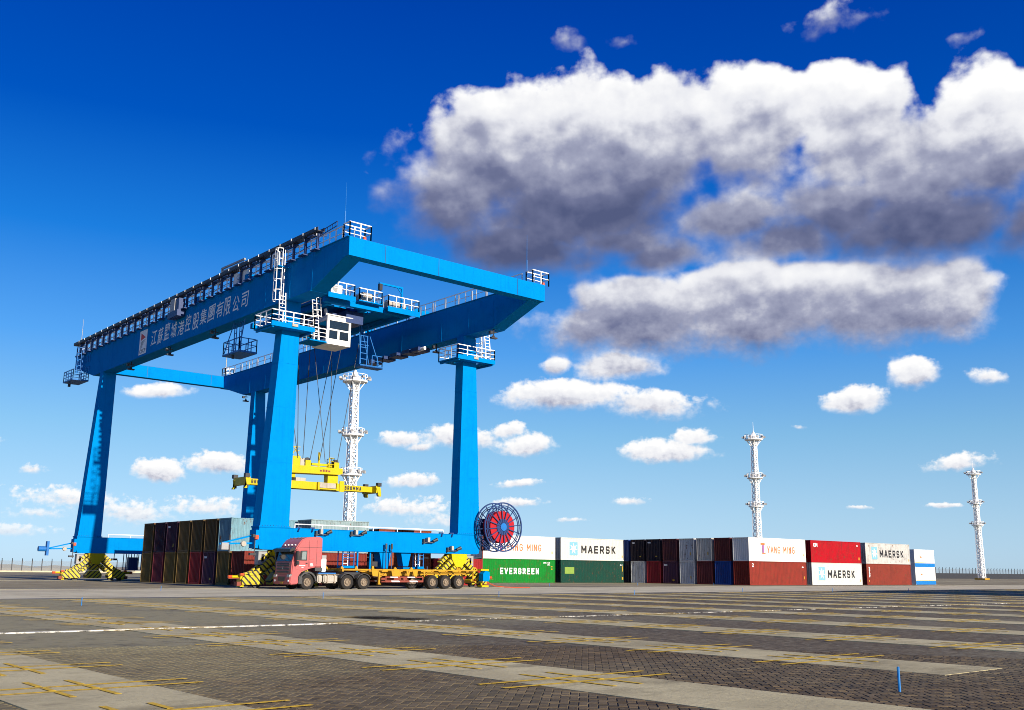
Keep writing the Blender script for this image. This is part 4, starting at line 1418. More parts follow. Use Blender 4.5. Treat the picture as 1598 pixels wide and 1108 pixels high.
for p, q in (((45.0, 11.55), (45.6, 12.4)), ((45.8, 11.55), (45.2, 12.4)), ((44.9, 12.4), (45.9, 12.4)), ((45.0, 11.9), (45.8, 12.1))):
    r.bar((p[0], SPY - .5, p[1]), (q[0], SPY - .5, q[1]), .05)
tag(r.build('access_rail', M['yellow'], h), kind='stuff')
s = MB()
put_text(s, '----', (47.9, SPY - .726, 10.28), (1, 0, 0), (0, 0, 1), 1.2, .22, .02)
s.build('small_lettering', M['guard'], h)


# ------------------------------------------------------------------ containers
CW = 2.438
CONT = {}


def corrugated(u0, u1, z0, z1, depth=.055, period=.285):
    """trapezoid profile along u, front at v=0, back at v=depth; returns (u, v) points"""
    n = max(3, round((u1 - u0) / period))
    p = (u1 - u0) / n
    pts = []
    for k in range(n):
        a = u0 + p * k
        pts += [(a, 0), (a + p * .26, 0), (a + p * .5, depth), (a + p * .76, depth)]
    pts.append((u1, 0))
    return pts


def wall_mesh(name, pts, z0, z1, axis, at, sgn):
    """axis 'x': wall runs along x at y=at, recess towards sgn*y"""
    vs = []
    for z in (z0, z1):
        for u, v in pts:
            vs.append((u, at + sgn * v, z) if axis == 'x' else (at + sgn * v, u, z))
    n = len(pts)
    fs = [(i, i + 1, n + i + 1, n + i) for i in range(n - 1)]
    if (axis == 'x') != (sgn > 0):
        fs = [tuple(reversed(f)) for f in fs]
    me = bpy.data.meshes.new(name)
    me.from_pydata(vs, [], fs)
    me.materials.append(M['cont'])
    me.materials[0] = M['cont']
    return me


def container_meshes(L, H, reefer=False):
    key = (L, H, reefer)
    if key in CONT:
        return CONT[key]
    pw, bh, th = .11, .16, .09
    d = {}
    z0, z1 = bh, H - th
    flatp = [(pw, 0), (L - pw, 0)]
    d['side'] = wall_mesh('side_wall', flatp if reefer else corrugated(pw, L - pw, z0, z1), z0, z1, 'x', .022, 1)
    d['side2'] = wall_mesh('side_wall', flatp if reefer else corrugated(pw, L - pw, z0, z1), z0, z1, 'x', CW - .022, -1)
    d['end'] = wall_mesh('end_wall', [(pw, 0), (CW - pw, 0)] if reefer else corrugated(pw, CW - pw, z0, z1,   .085, .27), z0, z1, 'y', .03, 1)

    def fin(mb, name, mt='cont', smooth=False):
        me = mb.mesh(name, smooth=smooth)
        me.materials.append(M[mt])
        return me
    f = MB()
    for x in (0, L - pw):
        for y in (0, CW - pw):
            f.box(x + .006, x + pw - .006, y + .006, y + pw - .006, .118, H - .118)
    for y in (.008, CW - .068):
        f.box(.178, L - .178, y, y + .06, H - .075, H - .006)
        f.box(.178, L - .178, y, y + .06, .02, bh)
    for x in (.008, L - .078):
        f.box(x, x + .07, .165, CW - .165, H - .11, H - .006)
        f.box(x, x + .07, .165, CW - .165, .02, bh)
    if not reefer:
        for x in ((L / 2 - 1.05, L / 2 + .75) if L < 7 else ()):
            f.box(x, x + .36, .004, .0075, .04, .14)
    d['frame'] = fin(f, 'frame')
    r = MB()
    n = max(8, int(L / .28))
    rp = corrugated(.08, L - .08, 0, 0, .02, .28)
    m = len(rp)
    r.add([(u, .07, H - .02 - v) for u, v in rp] + [(u, CW - .07, H - .02 - v) for u, v in rp], [(i, i + 1, m + i + 1, m + i) for i in range(m - 1)])
    r.add([(.08, .07, .12), (L - .08, .07, .12), (L - .08, CW - .07, .12), (.08, CW - .07, .12)], [(0, 3, 2, 1)])
    d['roof'] = fin(r, 'roof')
    dd = MB().box(L - .06, L - .025, pw + .01, CW / 2 - .004, bh + .01, H - th - .02)
    for z in (.7, 1.3, 1.9):
        dd.box(L - .024, L - .012, pw + .15, CW / 2 - .15, z, z + .05)
    for y in (.45, .95):
        dd.tube((L - .012, y, .2), (L - .012, y, H - .15), .018, 6)
    d['door'] = fin(dd, 'door')
    c = MB().box(-.089, .089, -.081, .081, -.059, .059)
    c.box(-.0905, -.089, -.04, .04, -.03, .03).box(-.04, .04, -.0825, -.081, -.03, .03)
    d['cast'] = fin(c, 'corner_casting')
    CONT[key] = d
    return d


CAST_ME = None


def container(x, y, z, L, H, col, label, group=None, marks=(), clean=False, reefer=False, cat='container'):
    d = container_meshes(L, H, reefer)
    root = thing('shipping_container', (x, y, z), label, cat, group)
    col4 = tuple(col) + (1,)
    mt = M['contclean'] if clean else M['cont']

    def add(name, me, loc=(0, 0, 0), c=col4, sc=None):
        o = link(name, me, root)
        o.location = loc
        o.color = c
        if sc:
            o.scale = sc
        if o.material_slots and mt is not M['cont']:
            o.material_slots[0].link = 'OBJECT'
            o.material_slots[0].material = mt
        return o
    add('side_wall', d['side'])
    add('side_wall', d['side2'])
    add('end_wall', d['end'])
    add('roof', d['roof'])
    add('frame', d['frame'])
    add('door', d['door'])
    add('door', d['door'], (0, CW, 0), sc=(1, -1, 1))
    dk = tuple(v * .8 for v in col) + (1,)
    for cx in (.089, L - .089):
        for cy in (.081, CW - .081):
            for cz in (.059, H - .059):
                add('corner_casting', d['cast'], (cx, cy, cz), dk)
    for (name, mtl, fn) in marks:
        mb = MB()
        fn(mb, L, H)
        me = mb.mesh(name)
        me.materials.append(M[mtl])
        link(name, me, root)
    return root


Y_ = -.003                     # lettering stands a hair proud of the side wall's crests
def T(s, u, v, w, h, bold=.02, shear=0.0):
    return lambda mb, L, H: put_text(mb, s, (u, .022 + Y_, v), (1, 0, 0), (0, 0, 1), w, h, bold, shear)
def Bk(s, u, v, w, h, th):
    return lambda mb, L, H: put_block(mb, s, (u, .022 + Y_, v), (1, 0, 0), (0, 0, 1), w, h, th)
def Rc(u0, u1, v0, v1, k=0):
    return lambda mb, L, H: flat(mb, [(u0, .022 + Y_ - .001 * k, v0), (u1, .022 + Y_ - .001 * k, v0), (u1, .022 + Y_ - .001 * k, v1), (u0, .022 + Y_ - .001 * k, v1)])
def Star(u, v, r):
    def f(mb, L, H):
        c = (u, .022 + Y_ - .002, v)
        pts = []
        for k in range(14):
            a = math.pi / 2 + math.pi * k / 7
            rr_ = r if k % 2 == 0 else r * .42
            pts.append((u + rr_ * math.cos(a), c[1], v + rr_ * math.sin(a)))
        mb.add([c] + pts, [(0, 1 + k, 1 + (k + 1) % 14) for k in range(14)])
    return f
def many(*fs):
    def f(mb, L, H):
        for q in fs:
            q(mb, L, H)
    return f
def EndT(s, yy, zz, w, h):
    """small code on the end wall: reads towards -y"""
    return lambda mb, L, H: put_text(mb, s, (.026, yy, zz), (0, -1, 0), (0, 0, 1), w, h, .03)
def EndPatch(y0, y1, z0, z1):
    return lambda mb, L, H: flat(mb, [(.026, y1, z0), (.026, y0, z0), (.026, y0, z1), (.026, y1, z1)])


F40, F20, HC, HS = 12.192, 6.058, 2.896, 2.591
def codes(mt='letter_w'):
    """the small number block in the upper right corner of the long side, and a yellow height mark"""
    return [('number_lettering', mt, many(T('---- ---', 10.4, 2.42, 1.0, .13, .01), T('----', 10.9, 2.2, .5, .12, .01))), ('height_mark', 'letter_y', Rc(11.6, 11.78, .75, 1.05))]
def maersk():
    return [('logo_square', 'letter_b', Rc(1.6, 3.1, .62, 2.35)), ('logo_star', 'letter_w', Star(2.35, 1.5, .72)), ('brand_lettering', 'letter_k', Bk('MAERSK', 3.75, .92, 6.6, 1.02, .21)), ('height_mark', 'letter_y', Rc(11.6, 11.75, .45, .75))]
def yangming():
    return [('logo_bar', 'letter_o', Rc(2.55, 3.35, 2.02, 2.24)), ('logo_bar', 'letter_o', Rc(2.75, 3.45, .92, 1.04)), ('logo_stem', 'letter_v', many(Rc(2.85, 3.2, 1.05, 2.0))), ('brand_lettering', 'letter_o', Bk('YANG MING', 3.85, 1.02, 5.9, .86, .115)), ('height_mark', 'letter_y', Rc(11.55, 11.72, .75, 1.05)), ('number_lettering', 'letter_c', T('---- ---', 2.6, 2.5, 1.7, .13, .01))]


# the lone pairs on the far side
S1 = 97.6
container(79.53, S1, HC, F40, HC, (.60, .59, .56), 'white container lettered YANG MING standing on the green EVERGREEN box behind the reel', 'containers stacked in the yard', yangming(), True)
container(79.53, S1, 0, F40, HC, (.005, .17, .020), 'bright green container lettered EVERGREEN in white under a white box', 'containers stacked in the yard',
          [('brand_lettering', 'letter_w', Bk('EVERGREEN', 2.85, 1.05, 6.5, .76, .155)), ('number_lettering', 'letter_w', many(T('---- ---', 10.1, 2.42, 1.2, .14, .02), T('----', 10.8, 2.18, .5, .13, .02))), ('height_mark', 'letter_y', Rc(11.5, 11.7, 1.62, 1.78)), ('height_mark', 'letter_y', Rc(11.5, 11.7, 1.95, 2.1))])
container(92.70, S1, HC, F40, HC, (.52, .51, .46), 'cream container lettered MAERSK standing on the dark green box', 'containers stacked in the yard', maersk(), True)
container(92.70, S1, 0, F40, HC, (.006, .045, .032), 'dark green container with a lime label under a cream MAERSK box', 'containers stacked in the yard',
          [('lime_label', 'letter_g', many(Rc(.75, 2.45, 1.15, 2.0))), ('height_mark', 'letter_y', Rc(11.55, 11.8, .4, .75)), ('height_mark', 'letter_y', Rc(11.6, 11.75, 1.5, 2.2)), ('number_lettering', 'letter_w', T('---- -', 11.2, 2.3, .5, .14, .02))])

# right block: a wall of container ends, eight deep
G3, S3, PR = 104.64, 76.73, 2.855
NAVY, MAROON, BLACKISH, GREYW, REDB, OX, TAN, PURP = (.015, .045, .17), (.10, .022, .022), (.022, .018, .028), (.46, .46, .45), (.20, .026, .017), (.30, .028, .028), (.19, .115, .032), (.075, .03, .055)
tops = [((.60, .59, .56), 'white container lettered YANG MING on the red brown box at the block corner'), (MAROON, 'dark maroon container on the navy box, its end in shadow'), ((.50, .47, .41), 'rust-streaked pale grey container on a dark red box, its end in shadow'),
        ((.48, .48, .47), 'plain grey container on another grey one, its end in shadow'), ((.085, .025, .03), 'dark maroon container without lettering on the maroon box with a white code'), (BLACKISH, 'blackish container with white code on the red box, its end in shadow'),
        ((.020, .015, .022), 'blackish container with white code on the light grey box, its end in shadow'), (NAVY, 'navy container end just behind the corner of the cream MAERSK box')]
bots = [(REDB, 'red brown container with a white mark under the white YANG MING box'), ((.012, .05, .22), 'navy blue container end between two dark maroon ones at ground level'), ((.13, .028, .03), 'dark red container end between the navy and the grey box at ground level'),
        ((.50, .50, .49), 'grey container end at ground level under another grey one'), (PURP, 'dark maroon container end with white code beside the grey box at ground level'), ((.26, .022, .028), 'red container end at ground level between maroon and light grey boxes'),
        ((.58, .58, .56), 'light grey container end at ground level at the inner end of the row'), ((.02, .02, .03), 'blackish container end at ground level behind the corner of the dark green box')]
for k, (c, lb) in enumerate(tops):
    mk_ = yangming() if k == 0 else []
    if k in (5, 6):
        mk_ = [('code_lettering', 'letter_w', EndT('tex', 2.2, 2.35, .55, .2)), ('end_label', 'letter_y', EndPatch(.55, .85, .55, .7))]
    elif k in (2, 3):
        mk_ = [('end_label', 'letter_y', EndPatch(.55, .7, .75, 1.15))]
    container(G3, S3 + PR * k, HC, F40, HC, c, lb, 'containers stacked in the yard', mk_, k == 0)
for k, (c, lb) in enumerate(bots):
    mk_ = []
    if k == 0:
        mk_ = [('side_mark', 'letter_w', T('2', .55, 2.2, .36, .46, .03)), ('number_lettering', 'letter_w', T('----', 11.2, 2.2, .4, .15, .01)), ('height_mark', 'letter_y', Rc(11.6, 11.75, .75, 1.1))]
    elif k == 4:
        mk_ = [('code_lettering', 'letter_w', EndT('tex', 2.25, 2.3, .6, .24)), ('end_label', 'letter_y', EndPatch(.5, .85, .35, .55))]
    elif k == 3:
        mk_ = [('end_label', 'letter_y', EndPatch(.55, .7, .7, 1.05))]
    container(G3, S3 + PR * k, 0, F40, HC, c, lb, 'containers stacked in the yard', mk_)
container(118.04, S3, HC, F40, HC, (.33, .002, .009), 'bright red container standing on a cream MAERSK box', 'containers stacked in the yard', [('side_mark', 'letter_w', T('OM', .65, 2.02, .95, .52, .05)), ('number_lettering', 'letter_w', T('----', 11.1, 2.3, .5, .16, .01)), ('height_mark', 'letter_y', Rc(11.55, 11.8, .45, .8))])
container(118.04, S3, 0, F40, HC, (.50, .49, .45), 'cream container lettered MAERSK at ground level under the bright red box', 'containers stacked in the yard', maersk(), True)
container(131.48, S3, HC, F40, HC, (.44, .435, .41), 'pale container lettered MAERSK standing on a red brown box beside the white reefers', 'containers stacked in the yard', maersk(), False)
def vert(mb, L, H):
    put_text(mb, '-------', (.62, .022 + Y_, 2.45), (0, 0, -1), (1, 0, 0), 1.45, .3, .03)
container(131.48, S3, 0, F40, HC, (.19, .030, .019), 'red brown container with upright white lettering under a pale MAERSK box', 'containers stacked in the yard', [('brand_lettering', 'letter_w', vert), ('height_mark', 'letter_y', Rc(.5, .7, .45, .65))])
for k, (z, lb) in enumerate(((0, 'lower white reefer container with blue base band at the row end'), (HS, 'upper white reefer container with blue base band standing on its twin'))):
    def tri(mb, L, H):
        flat(mb, [(1.5, .018, 1.75), (2.35, .018, 1.40), (1.75, .018, 1.35)])
    container(146.6, 77.6, z, F20, HS, (.62, .62, .61), lb, 'containers stacked in the yard',
              [('base_band', 'marker', lambda mb, L, H: flat(mb, [(.01, -.002, .02), (F20 - .01, -.002, .02), (F20 - .01, -.002, .56), (.01, -.002, .56)])), ('thin_stripe', 'letter_y', Rc(.11, F20 - .11, .60, .68)), ('logo_triangle', 'letter_o', tri), ('brand_lettering', 'letter_c', T('---', 2.75, 1.3, .95, .3, .0))], True, True)

# left block under the crane
GL, SL, PL = 39.92, 80.78, 2.885
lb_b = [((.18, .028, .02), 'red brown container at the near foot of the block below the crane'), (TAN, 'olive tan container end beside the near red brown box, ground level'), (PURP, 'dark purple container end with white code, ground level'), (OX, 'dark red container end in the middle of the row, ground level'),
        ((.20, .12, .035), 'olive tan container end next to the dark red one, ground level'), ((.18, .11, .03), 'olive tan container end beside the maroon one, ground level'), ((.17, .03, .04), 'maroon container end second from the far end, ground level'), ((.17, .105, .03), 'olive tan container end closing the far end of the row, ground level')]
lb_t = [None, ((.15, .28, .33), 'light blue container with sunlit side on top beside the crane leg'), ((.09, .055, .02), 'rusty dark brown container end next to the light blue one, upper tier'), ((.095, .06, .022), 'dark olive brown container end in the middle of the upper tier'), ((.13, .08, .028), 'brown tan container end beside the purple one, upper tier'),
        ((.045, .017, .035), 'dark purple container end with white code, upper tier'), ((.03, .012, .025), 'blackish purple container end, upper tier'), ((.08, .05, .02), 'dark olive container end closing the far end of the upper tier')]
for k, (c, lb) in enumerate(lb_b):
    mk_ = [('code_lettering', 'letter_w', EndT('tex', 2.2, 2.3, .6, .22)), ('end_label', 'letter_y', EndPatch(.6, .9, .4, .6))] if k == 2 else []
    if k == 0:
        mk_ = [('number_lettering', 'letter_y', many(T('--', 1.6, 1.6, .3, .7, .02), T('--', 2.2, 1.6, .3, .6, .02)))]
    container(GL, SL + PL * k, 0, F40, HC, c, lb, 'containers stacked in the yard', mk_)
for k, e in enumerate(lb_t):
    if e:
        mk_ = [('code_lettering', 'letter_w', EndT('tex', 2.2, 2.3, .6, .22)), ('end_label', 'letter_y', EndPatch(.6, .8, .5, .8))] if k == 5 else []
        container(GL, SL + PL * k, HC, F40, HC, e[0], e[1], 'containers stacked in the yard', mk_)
container(46.15, SL, HC, F20, HC, (.24, .32, .33), 'short pale blue-white container on the red brown box behind the sill beam', 'containers stacked in the yard')
container(53.35, SL, 0, F20, HS, (.26, .066, .024), 'short orange brown container seen below the sill beam', 'containers stacked in the yard', [('number_lettering', 'letter_w', many(T('--', 5.2, 1.0, .25, .6, .02), T('--', 5.5, .9, .25, .9, .02)))])
container(53.35, SL, HS, F20, HS, (.20, .045, .018), 'short rust brown container on the orange brown one behind the sill beam', 'containers stacked in the yard')
container(59.75, SL, 0, F20, HS, (.28, .014, .018), 'short red container seen behind the striped bogie', 'containers stacked in the yard')

# container stack added out of frame on the right to cast the road shadow
for bx in range(2):
    for tier in range(3):
        container(79.0 + bx * 13.2, 20.0, tier * HC, F40, HC, ((.20, .026, .017), (.02, .06, .2), (.3, .3, .3))[(bx + tier) % 3],
                  ('lower', 'middle', 'upper')[tier] + ' container of the ' + ('near', 'far')[bx] + ' three-high stack added out of view to shadow the road', 'containers added out of view for their shadow')

# ------------------------------------------------------------------ tractor truck
TY = 66.22                                # near side of the truck
W_ = 2.46


def wheel(parent, x, y, wide, r=.53, name='wheel'):
    t = MB().lathe_open([(0, .30), (0, r - .06), (.03, r - .012), (.07, r), (wide - .07, r), (wide - .03, r - .012), (wide, r - .06), (wide, .30)], (x, y, r), 'y', 32)
    w = t.build(name, M['rubber'], parent, True)
    rm = MB().lathe([(.05, .0001), (.05, .09), (-.01, .10), (-.01, .13), (.09, .17), (.10, .26), (.02, .285), (.01, .315), (.14, .315), (.14, .0001)], (x, y, r), 'y', 28)
    rm.build('rim', M['rim'], w, True)
    b = MB()
    for k in range(10):
        a = 2 * math.pi * k / 10
        b.tube((x + .205 * math.cos(a), y + .10, r + .205 * math.sin(a)), (x + .205 * math.cos(a), y + .055, r + .205 * math.sin(a)), .02, 6)
    b.build('wheel_nut', M['dark'], w)
    return w


truck = thing('tractor_truck', (39.0, 67.45, 0), 'red high-roof tractor truck parked beside the crane sill beam', 'truck')


def bevel_part(mb, name, m, parent, width=.05, seg=2):
    o0 = origin_of(parent)
    me = mb.mesh(name, o0)
    bm = bmesh.new()
    bm.from_mesh(me)
    bmesh.ops.bevel(bm, geom=[e for e in bm.edges if e.calc_face_angle(0) > .5], offset=width, segments=seg, affect='EDGES', clamp_overlap=True)
    bm.to_mesh(me)
    bm.free()
    for p in me.polygons:
        p.use_smooth = True
    me.set_sharp_from_angle(angle=R(40))
    me.materials.append(m)
    return link(name, me, parent)


FX = 36.42
prof = [(FX + .08, .78), (FX, 1.05), (FX + .02, 1.55), (FX + .05, 1.93), (FX + .32, 2.92), (FX + .55, 3.28), (FX + .80, 3.55), (FX + 1.15, 3.69), (FX + 2.05, 3.77), (FX + 2.40, 3.74), (FX + 2.46, 3.60), (FX + 2.46, 1.58), (FX + 1.95, 1.58), (FX + 1.55, 1.50), (FX + .92, 1.30), (FX + .62, .98), (FX + .60, .78)]
cabo = bevel_part(MB().prism(prof, 'y', TY + .02, TY + W_ + .02), 'cab', M['cab'], truck, .07, 2)
# windscreen follows the raked front
ws = MB().prism([(FX + .045, 1.98), (FX + .265, 2.78), (FX + .235, 2.79), (FX + .015, 1.985)], 'y', TY + .16, TY + W_ - .12)
ws.build('windscreen', M['glass'], cabo)
MB().prism([(FX + .02, 2.70), (FX - .16, 2.66), (FX - .14, 2.86), (FX + .25, 2.98), (FX + .22, 2.80)], 'y', TY + .06, TY + W_ - .02).build('sun_visor', M['black'], cabo)
s = MB()
for k in range(4):
    s.cbox((FX + .42, TY + .45 + k * .50, 3.16), (.10, .16, .07))
s.build('roof_lamp', M['letter_w'], cabo)
s = MB()
for y in (TY + .5, TY + 1.0, TY + 1.6, TY + 2.1):
    s.lathe([(0, .0001), (0, .05), (.10, .03), (.11, .0001)], (FX + .95, y, 3.62), 'z', 8)
s.build('roof_horn', M['black'], cabo)
for k in range(3):
    MB().box(FX - .035, FX + .04, TY + .34, TY + W_ - .30, 1.18 + k * .22, 1.30 + k * .22).build('grille_slat', M['black'], cabo)
MB().box(FX - .02, FX + .03, TY + .3, TY + W_ - .26, 1.80, 1.86).build('grille_trim', M['fender'], cabo)
b_ = MB()
flat(b_, [(FX - .045, TY + 1.35, 1.42), (FX - .045, TY + 1.12, 1.42), (FX - .045, TY + 1.235, 1.62)])
flat(b_, [(FX - .046, TY + 1.42, 1.58), (FX - .046, TY + 1.05, 1.58), (FX - .046, TY + 1.05, 1.61), (FX - .046, TY + 1.42, 1.61)])
b_.build('badge', M['lgrey'], cabo)
bevel_part(MB().prism([(FX - .03, .36), (FX - .10, .50), (FX - .08, .98), (FX + .02, 1.04), (FX + .58, .95), (FX + .58, .40)], 'y', TY, TY + W_ + .04), 'bumper', M['cab'], truck, .05, 2)
MB().box(FX - .115, FX - .085, TY + .75, TY + W_ - .72, .60, .92).build('bumper_intake', M['black'], truck)
MB().box(FX - .125, FX - .105, TY + .95, TY + 1.4, .42, .55).build('licence_plate', M['letter_y'], truck)
for y in (TY + .03, TY + W_ - .47):
    h = bevel_part(MB().box(FX - .115, FX + .16, y, y + .46, .82, 1.08), 'headlight', M['pane'], truck, .04, 2)
    MB().cbox((FX - .06, y + .23, .95), (.08, .34, .16)).build('lamp_reflector', M['letter_w'], h)
    MB().lathe([(-.03, .0001), (-.03, .07), (.0, .08), (.0, .0001)], (FX - .10, y + .2, .62), 'x', 12).build('fog_lamp', M['letter_w'], h)
# side: door, windows, locker, mirror, steps, handles
yd = TY + .012
d = MB().prism([(FX + .30, 1.45), (FX + .34, 1.95), (FX + .52, 2.84), (FX + 1.28, 2.86), (FX + 1.30, 1.40), (FX + .95, 1.32)], 'y', yd - .012, yd + .05).build('door', M['cab'], cabo)
MB().prism([(FX + .56, 2.05), (FX + .64, 2.74), (FX + 1.20, 2.76), (FX + 1.20, 2.05)], 'y', yd - .026, yd - .013).build('window_frame', M['black'], d)
MB().prism([(FX + .76, 2.12), (FX + .80, 2.68), (FX + 1.13, 2.69), (FX + 1.13, 2.12)], 'y', yd - .032, yd - .027).build('window_pane', M['pane'], d)
MB().cbox((FX + 1.18, yd - .02, 1.86), (.15, .04, .08)).build('door_handle', M['black'], d)
s = MB()
put_text(s, '------', (FX + .62, yd - .0135, 1.66), (1, 0, 0), (0, 0, 1), .48, .07, .02)
put_text(s, '---', (FX + .80, yd - .0135, 1.54), (1, 0, 0), (0, 0, 1), .16, .05, .02)
s.build('door_lettering', M['letter_w'], d)
MB().prism([(FX + 1.42, 2.12), (FX + 1.42, 2.82), (FX + 1.78, 2.82), (FX + 1.78, 2.12)], 'y', yd - .014, yd + .03).build('side_panel', M['cab'], cabo)
lk = MB().box(FX + 1.42, FX + 1.78, yd - .014, yd + .03, 1.62, 2.0).build('locker_panel', M['cab'], cabo)
s = MB().box(FX + 1.50, FX + 1.74, yd - .018, yd - .0145, 1.66, 1.70)
put_text(s, '-- -', (FX + 1.50, yd - .0165, 1.76), (1, 0, 0), (0, 0, 1), .22, .12, .02)
s.build('locker_lettering', M['letter_w'], lk)
s = MB()
for x in (FX + 1.36, FX + 1.98):
    s.box(x, x + .018, yd - .004, yd + .02, 1.60, 3.5)
s.box(FX + .55, FX + 2.44, yd - .004, yd + .02, 2.98, 3.0)
s.build('panel_gap', M['dark'], cabo)
for y, sg in ((TY, -1), (TY + W_ + .02, 1)):
    m_ = bevel_part(MB().box(FX + .16, FX + .38, y + sg * .30 - .13, y + sg * .30 + .13, 2.05, 2.72), 'mirror', M['black'], truck, .04, 2)
    bevel_part(MB().box(FX + .18, FX + .40, y + sg * .28 - .13, y + sg * .28 + .13, 1.74, 2.02), 'mirror_lower', M['black'], m_, .04, 2)
    MB().bar((FX + .30, y, 2.80), (FX + .28, y + sg * .3, 2.78), .04).bar((FX + .28, y, 1.85), (FX + .28, y + sg * .25, 1.9), .04).build('mirror_arm', M['black'], m_)
for y0 in (TY - .0, TY + W_ - .26):
    MB().box(FX + .62, FX + .90, y0 + .02, y0 + .30, .40, .98).box(FX + .60, FX + .93, y0 - .01, y0 + .30, .44, .50).box(FX + .60, FX + .93, y0 - .01, y0 + .30, .72, .78).build('cab_step', M['fender'], truck)
    f = MB()
    ar = [(37.77 + .72 * math.cos(a), .55 + .74 * math.sin(a)) for a in [R(5 + 17 * k) for k in range(11)]]
    ar2 = [(37.77 + .60 * math.cos(a), .55 + .62 * math.sin(a)) for a in [R(175 - 17 * k) for k in range(11)]]
    f.prism(ar + ar2, 'y', y0 - .012, y0 + .30)
    f.box(FX + 1.9, FX + 2.50, y0 + .0, y0 + .30, 1.32, 1.56)
    f.build('fender', M['fender'], truck)
wheel(truck, 37.77, TY + .03, .32)
wheel(truck, 37.77, TY + W_ - .30, .32)
for x in (41.12, 42.57):
    wheel(truck, x, TY + .02, .62)
    wheel(truck, x, TY + W_ - .60, .62)
MB().box(37.0, 43.45, TY + .78, TY + .88, .82, 1.08).box(37.0, 43.45, TY + 1.60, TY + 1.70, .82, 1.08).box(37.4, 38.9, TY + .89, TY + 1.59, .7, 1.25).build('chassis_rail', M['dark'], truck)
s = MB()
for x in (37.77, 41.12, 42.57):
    s.tube((x, TY + .3, .53), (x, TY + W_ - .3, .53), .09, 10).lathe([(-.3, .0001), (-.3, .12), (0, .24), (.3, .12), (.3, .0001)], (x, TY + 1.23, .53), 'y', 14)
s.build('axle', M['dark'], truck)
bevel_part(MB().box(38.62, 39.02, TY + .05, TY + .60, .48, 1.06), 'air_tank', M['lgrey'], truck, .08, 3)
bevel_part(MB().box(39.12, 40.30, TY + .04, TY + .68, .46, 1.08), 'fuel_tank', M['lgrey'], truck, .10, 3)
MB().box(39.35, 39.42, TY + .02, TY + .70, .44, 1.10).box(39.95, 40.02, TY + .02, TY + .70, .44, 1.10).box(38.5, 40.4, TY + .03, TY + .75, 1.085, 1.12).build('tank_strap', M['rim'], truck)
bevel_part(MB().box(38.96, 39.36, TY + .18, TY + .85, 1.28, 2.20), 'exhaust_box', M['white'], truck, .04, 2)
MB().box(38.98, 39.34, TY + .20, TY + .83, 2.20, 2.45).build('exhaust_cap', M['grey'], truck)
MB().box(38.9, 40.4, TY + .5, TY + 1.9, 1.12, 1.20).build('catwalk', M['blue3'], truck)
s = MB()
for x0 in (40.45, 41.9):
    pts = [(x0 + .67 + .66 * math.cos(a), .55 + .62 * math.sin(a)) for a in [R(25 + 13 * k) for k in range(11)]]
    pts2 = [(x0 + .67 + .62 * math.cos(a), .55 + .58 * math.sin(a)) for a in [R(155 - 13 * k) for k in range(11)]]
    s.prism(pts + pts2, 'y', TY + .02, TY + .64)
    s.prism(pts + pts2, 'y', TY + W_ - .62, TY + W_)
s.build('mudguard', M['fender'], truck)
MB().prism([(41.2, 1.09), (42.7, 1.09), (42.6, 1.26), (41.3, 1.30)], 'y', TY + .75, TY + 1.75).build('fifth_wheel', M['dark'], truck)
s = MB()
for k, c_ in enumerate((.0, .08, .16)):
    pp = [(38.95, TY + 1.0 + c_, 1.9), (39.6, TY + .9 + c_, 1.35), (40.3, TY + 1.0 + c_, 1.32), (40.75, TY + 1.1 + c_, 1.42)]
    for p, q in zip(pp, pp[1:]):
        s.tube(p, q, .025, 6)
s.build('air_hose', M['black'], truck)

# ------------------------------------------------------------------ skeletal container trailer
trailer = thing('skeletal_trailer', (47.5, 67.45, 0), 'yellow skeletal container trailer without load coupled to the red truck', 'trailer')
for y in (TY + .72, TY + 1.62):
    MB().prism([(40.65, 1.36), (40.65, 1.50), (53.5, 1.50), (53.5, 1.22), (52.6, 1.10), (44.6, 1.00), (43.9, 1.10), (43.1, 1.34)], 'y', y, y + .14).build('main_beam', M['yellow_old'], trailer)
for x in (40.7, 44.2, 45.2, 46.6, 47.9, 49.6, 51.0, 52.4):
    MB().box(x - .07, x + .07, TY + .04, TY + W_ - .04, 1.30, 1.495).build('cross_member', M['yellow_old'], trailer)
MB().box(43.2, 53.45, TY + .0, TY + .08, 1.40, 1.50).box(43.2, 53.45, TY + W_ - .08, TY + W_, 1.40, 1.50).box(40.6, 43.19, TY + .30, TY + .40, 1.38, 1.50).box(40.6, 43.19, TY + W_ - .40, TY + W_ - .30, 1.38, 1.50).build('side_rail', M['yellow_old'], trailer)
s = MB()
for (x0, x1) in ((43.2, 43.85), (45.0, 45.9), (46.4, 46.75), (47.0, 47.5), (48.0, 48.25)):
    s.prism([(x0, 1.395), (x1, 1.395), (x1 - .08, .95), (x0 + .12, .98)], 'y', TY + .02, TY + .07)
s.build('web_plate', M['yellow_old'], trailer)
for x in (40.62, 46.9, 53.35):
    for y in (TY + .02, TY + W_ - .20):
        MB().box(x - .12, x + .12, y, y + .18, 1.50, 1.60).cbox((x, y + .09, 1.63), (.12, .10, .08)).build('twistlock', M['yellow_old'], trailer)
for y in (TY + .12, TY + W_ - .26):
    l = MB().box(43.92, 44.06, y, y + .14, .42, 1.30).build('landing_leg', M['yellow_old'], trailer)
    MB().box(43.86, 44.12, y - .06, y + .20, .36, .42).bar((44.06, y + .07, .9), (44.6, y + .07, 1.2), .06).build('leg_foot', M['yellow_old'], l)
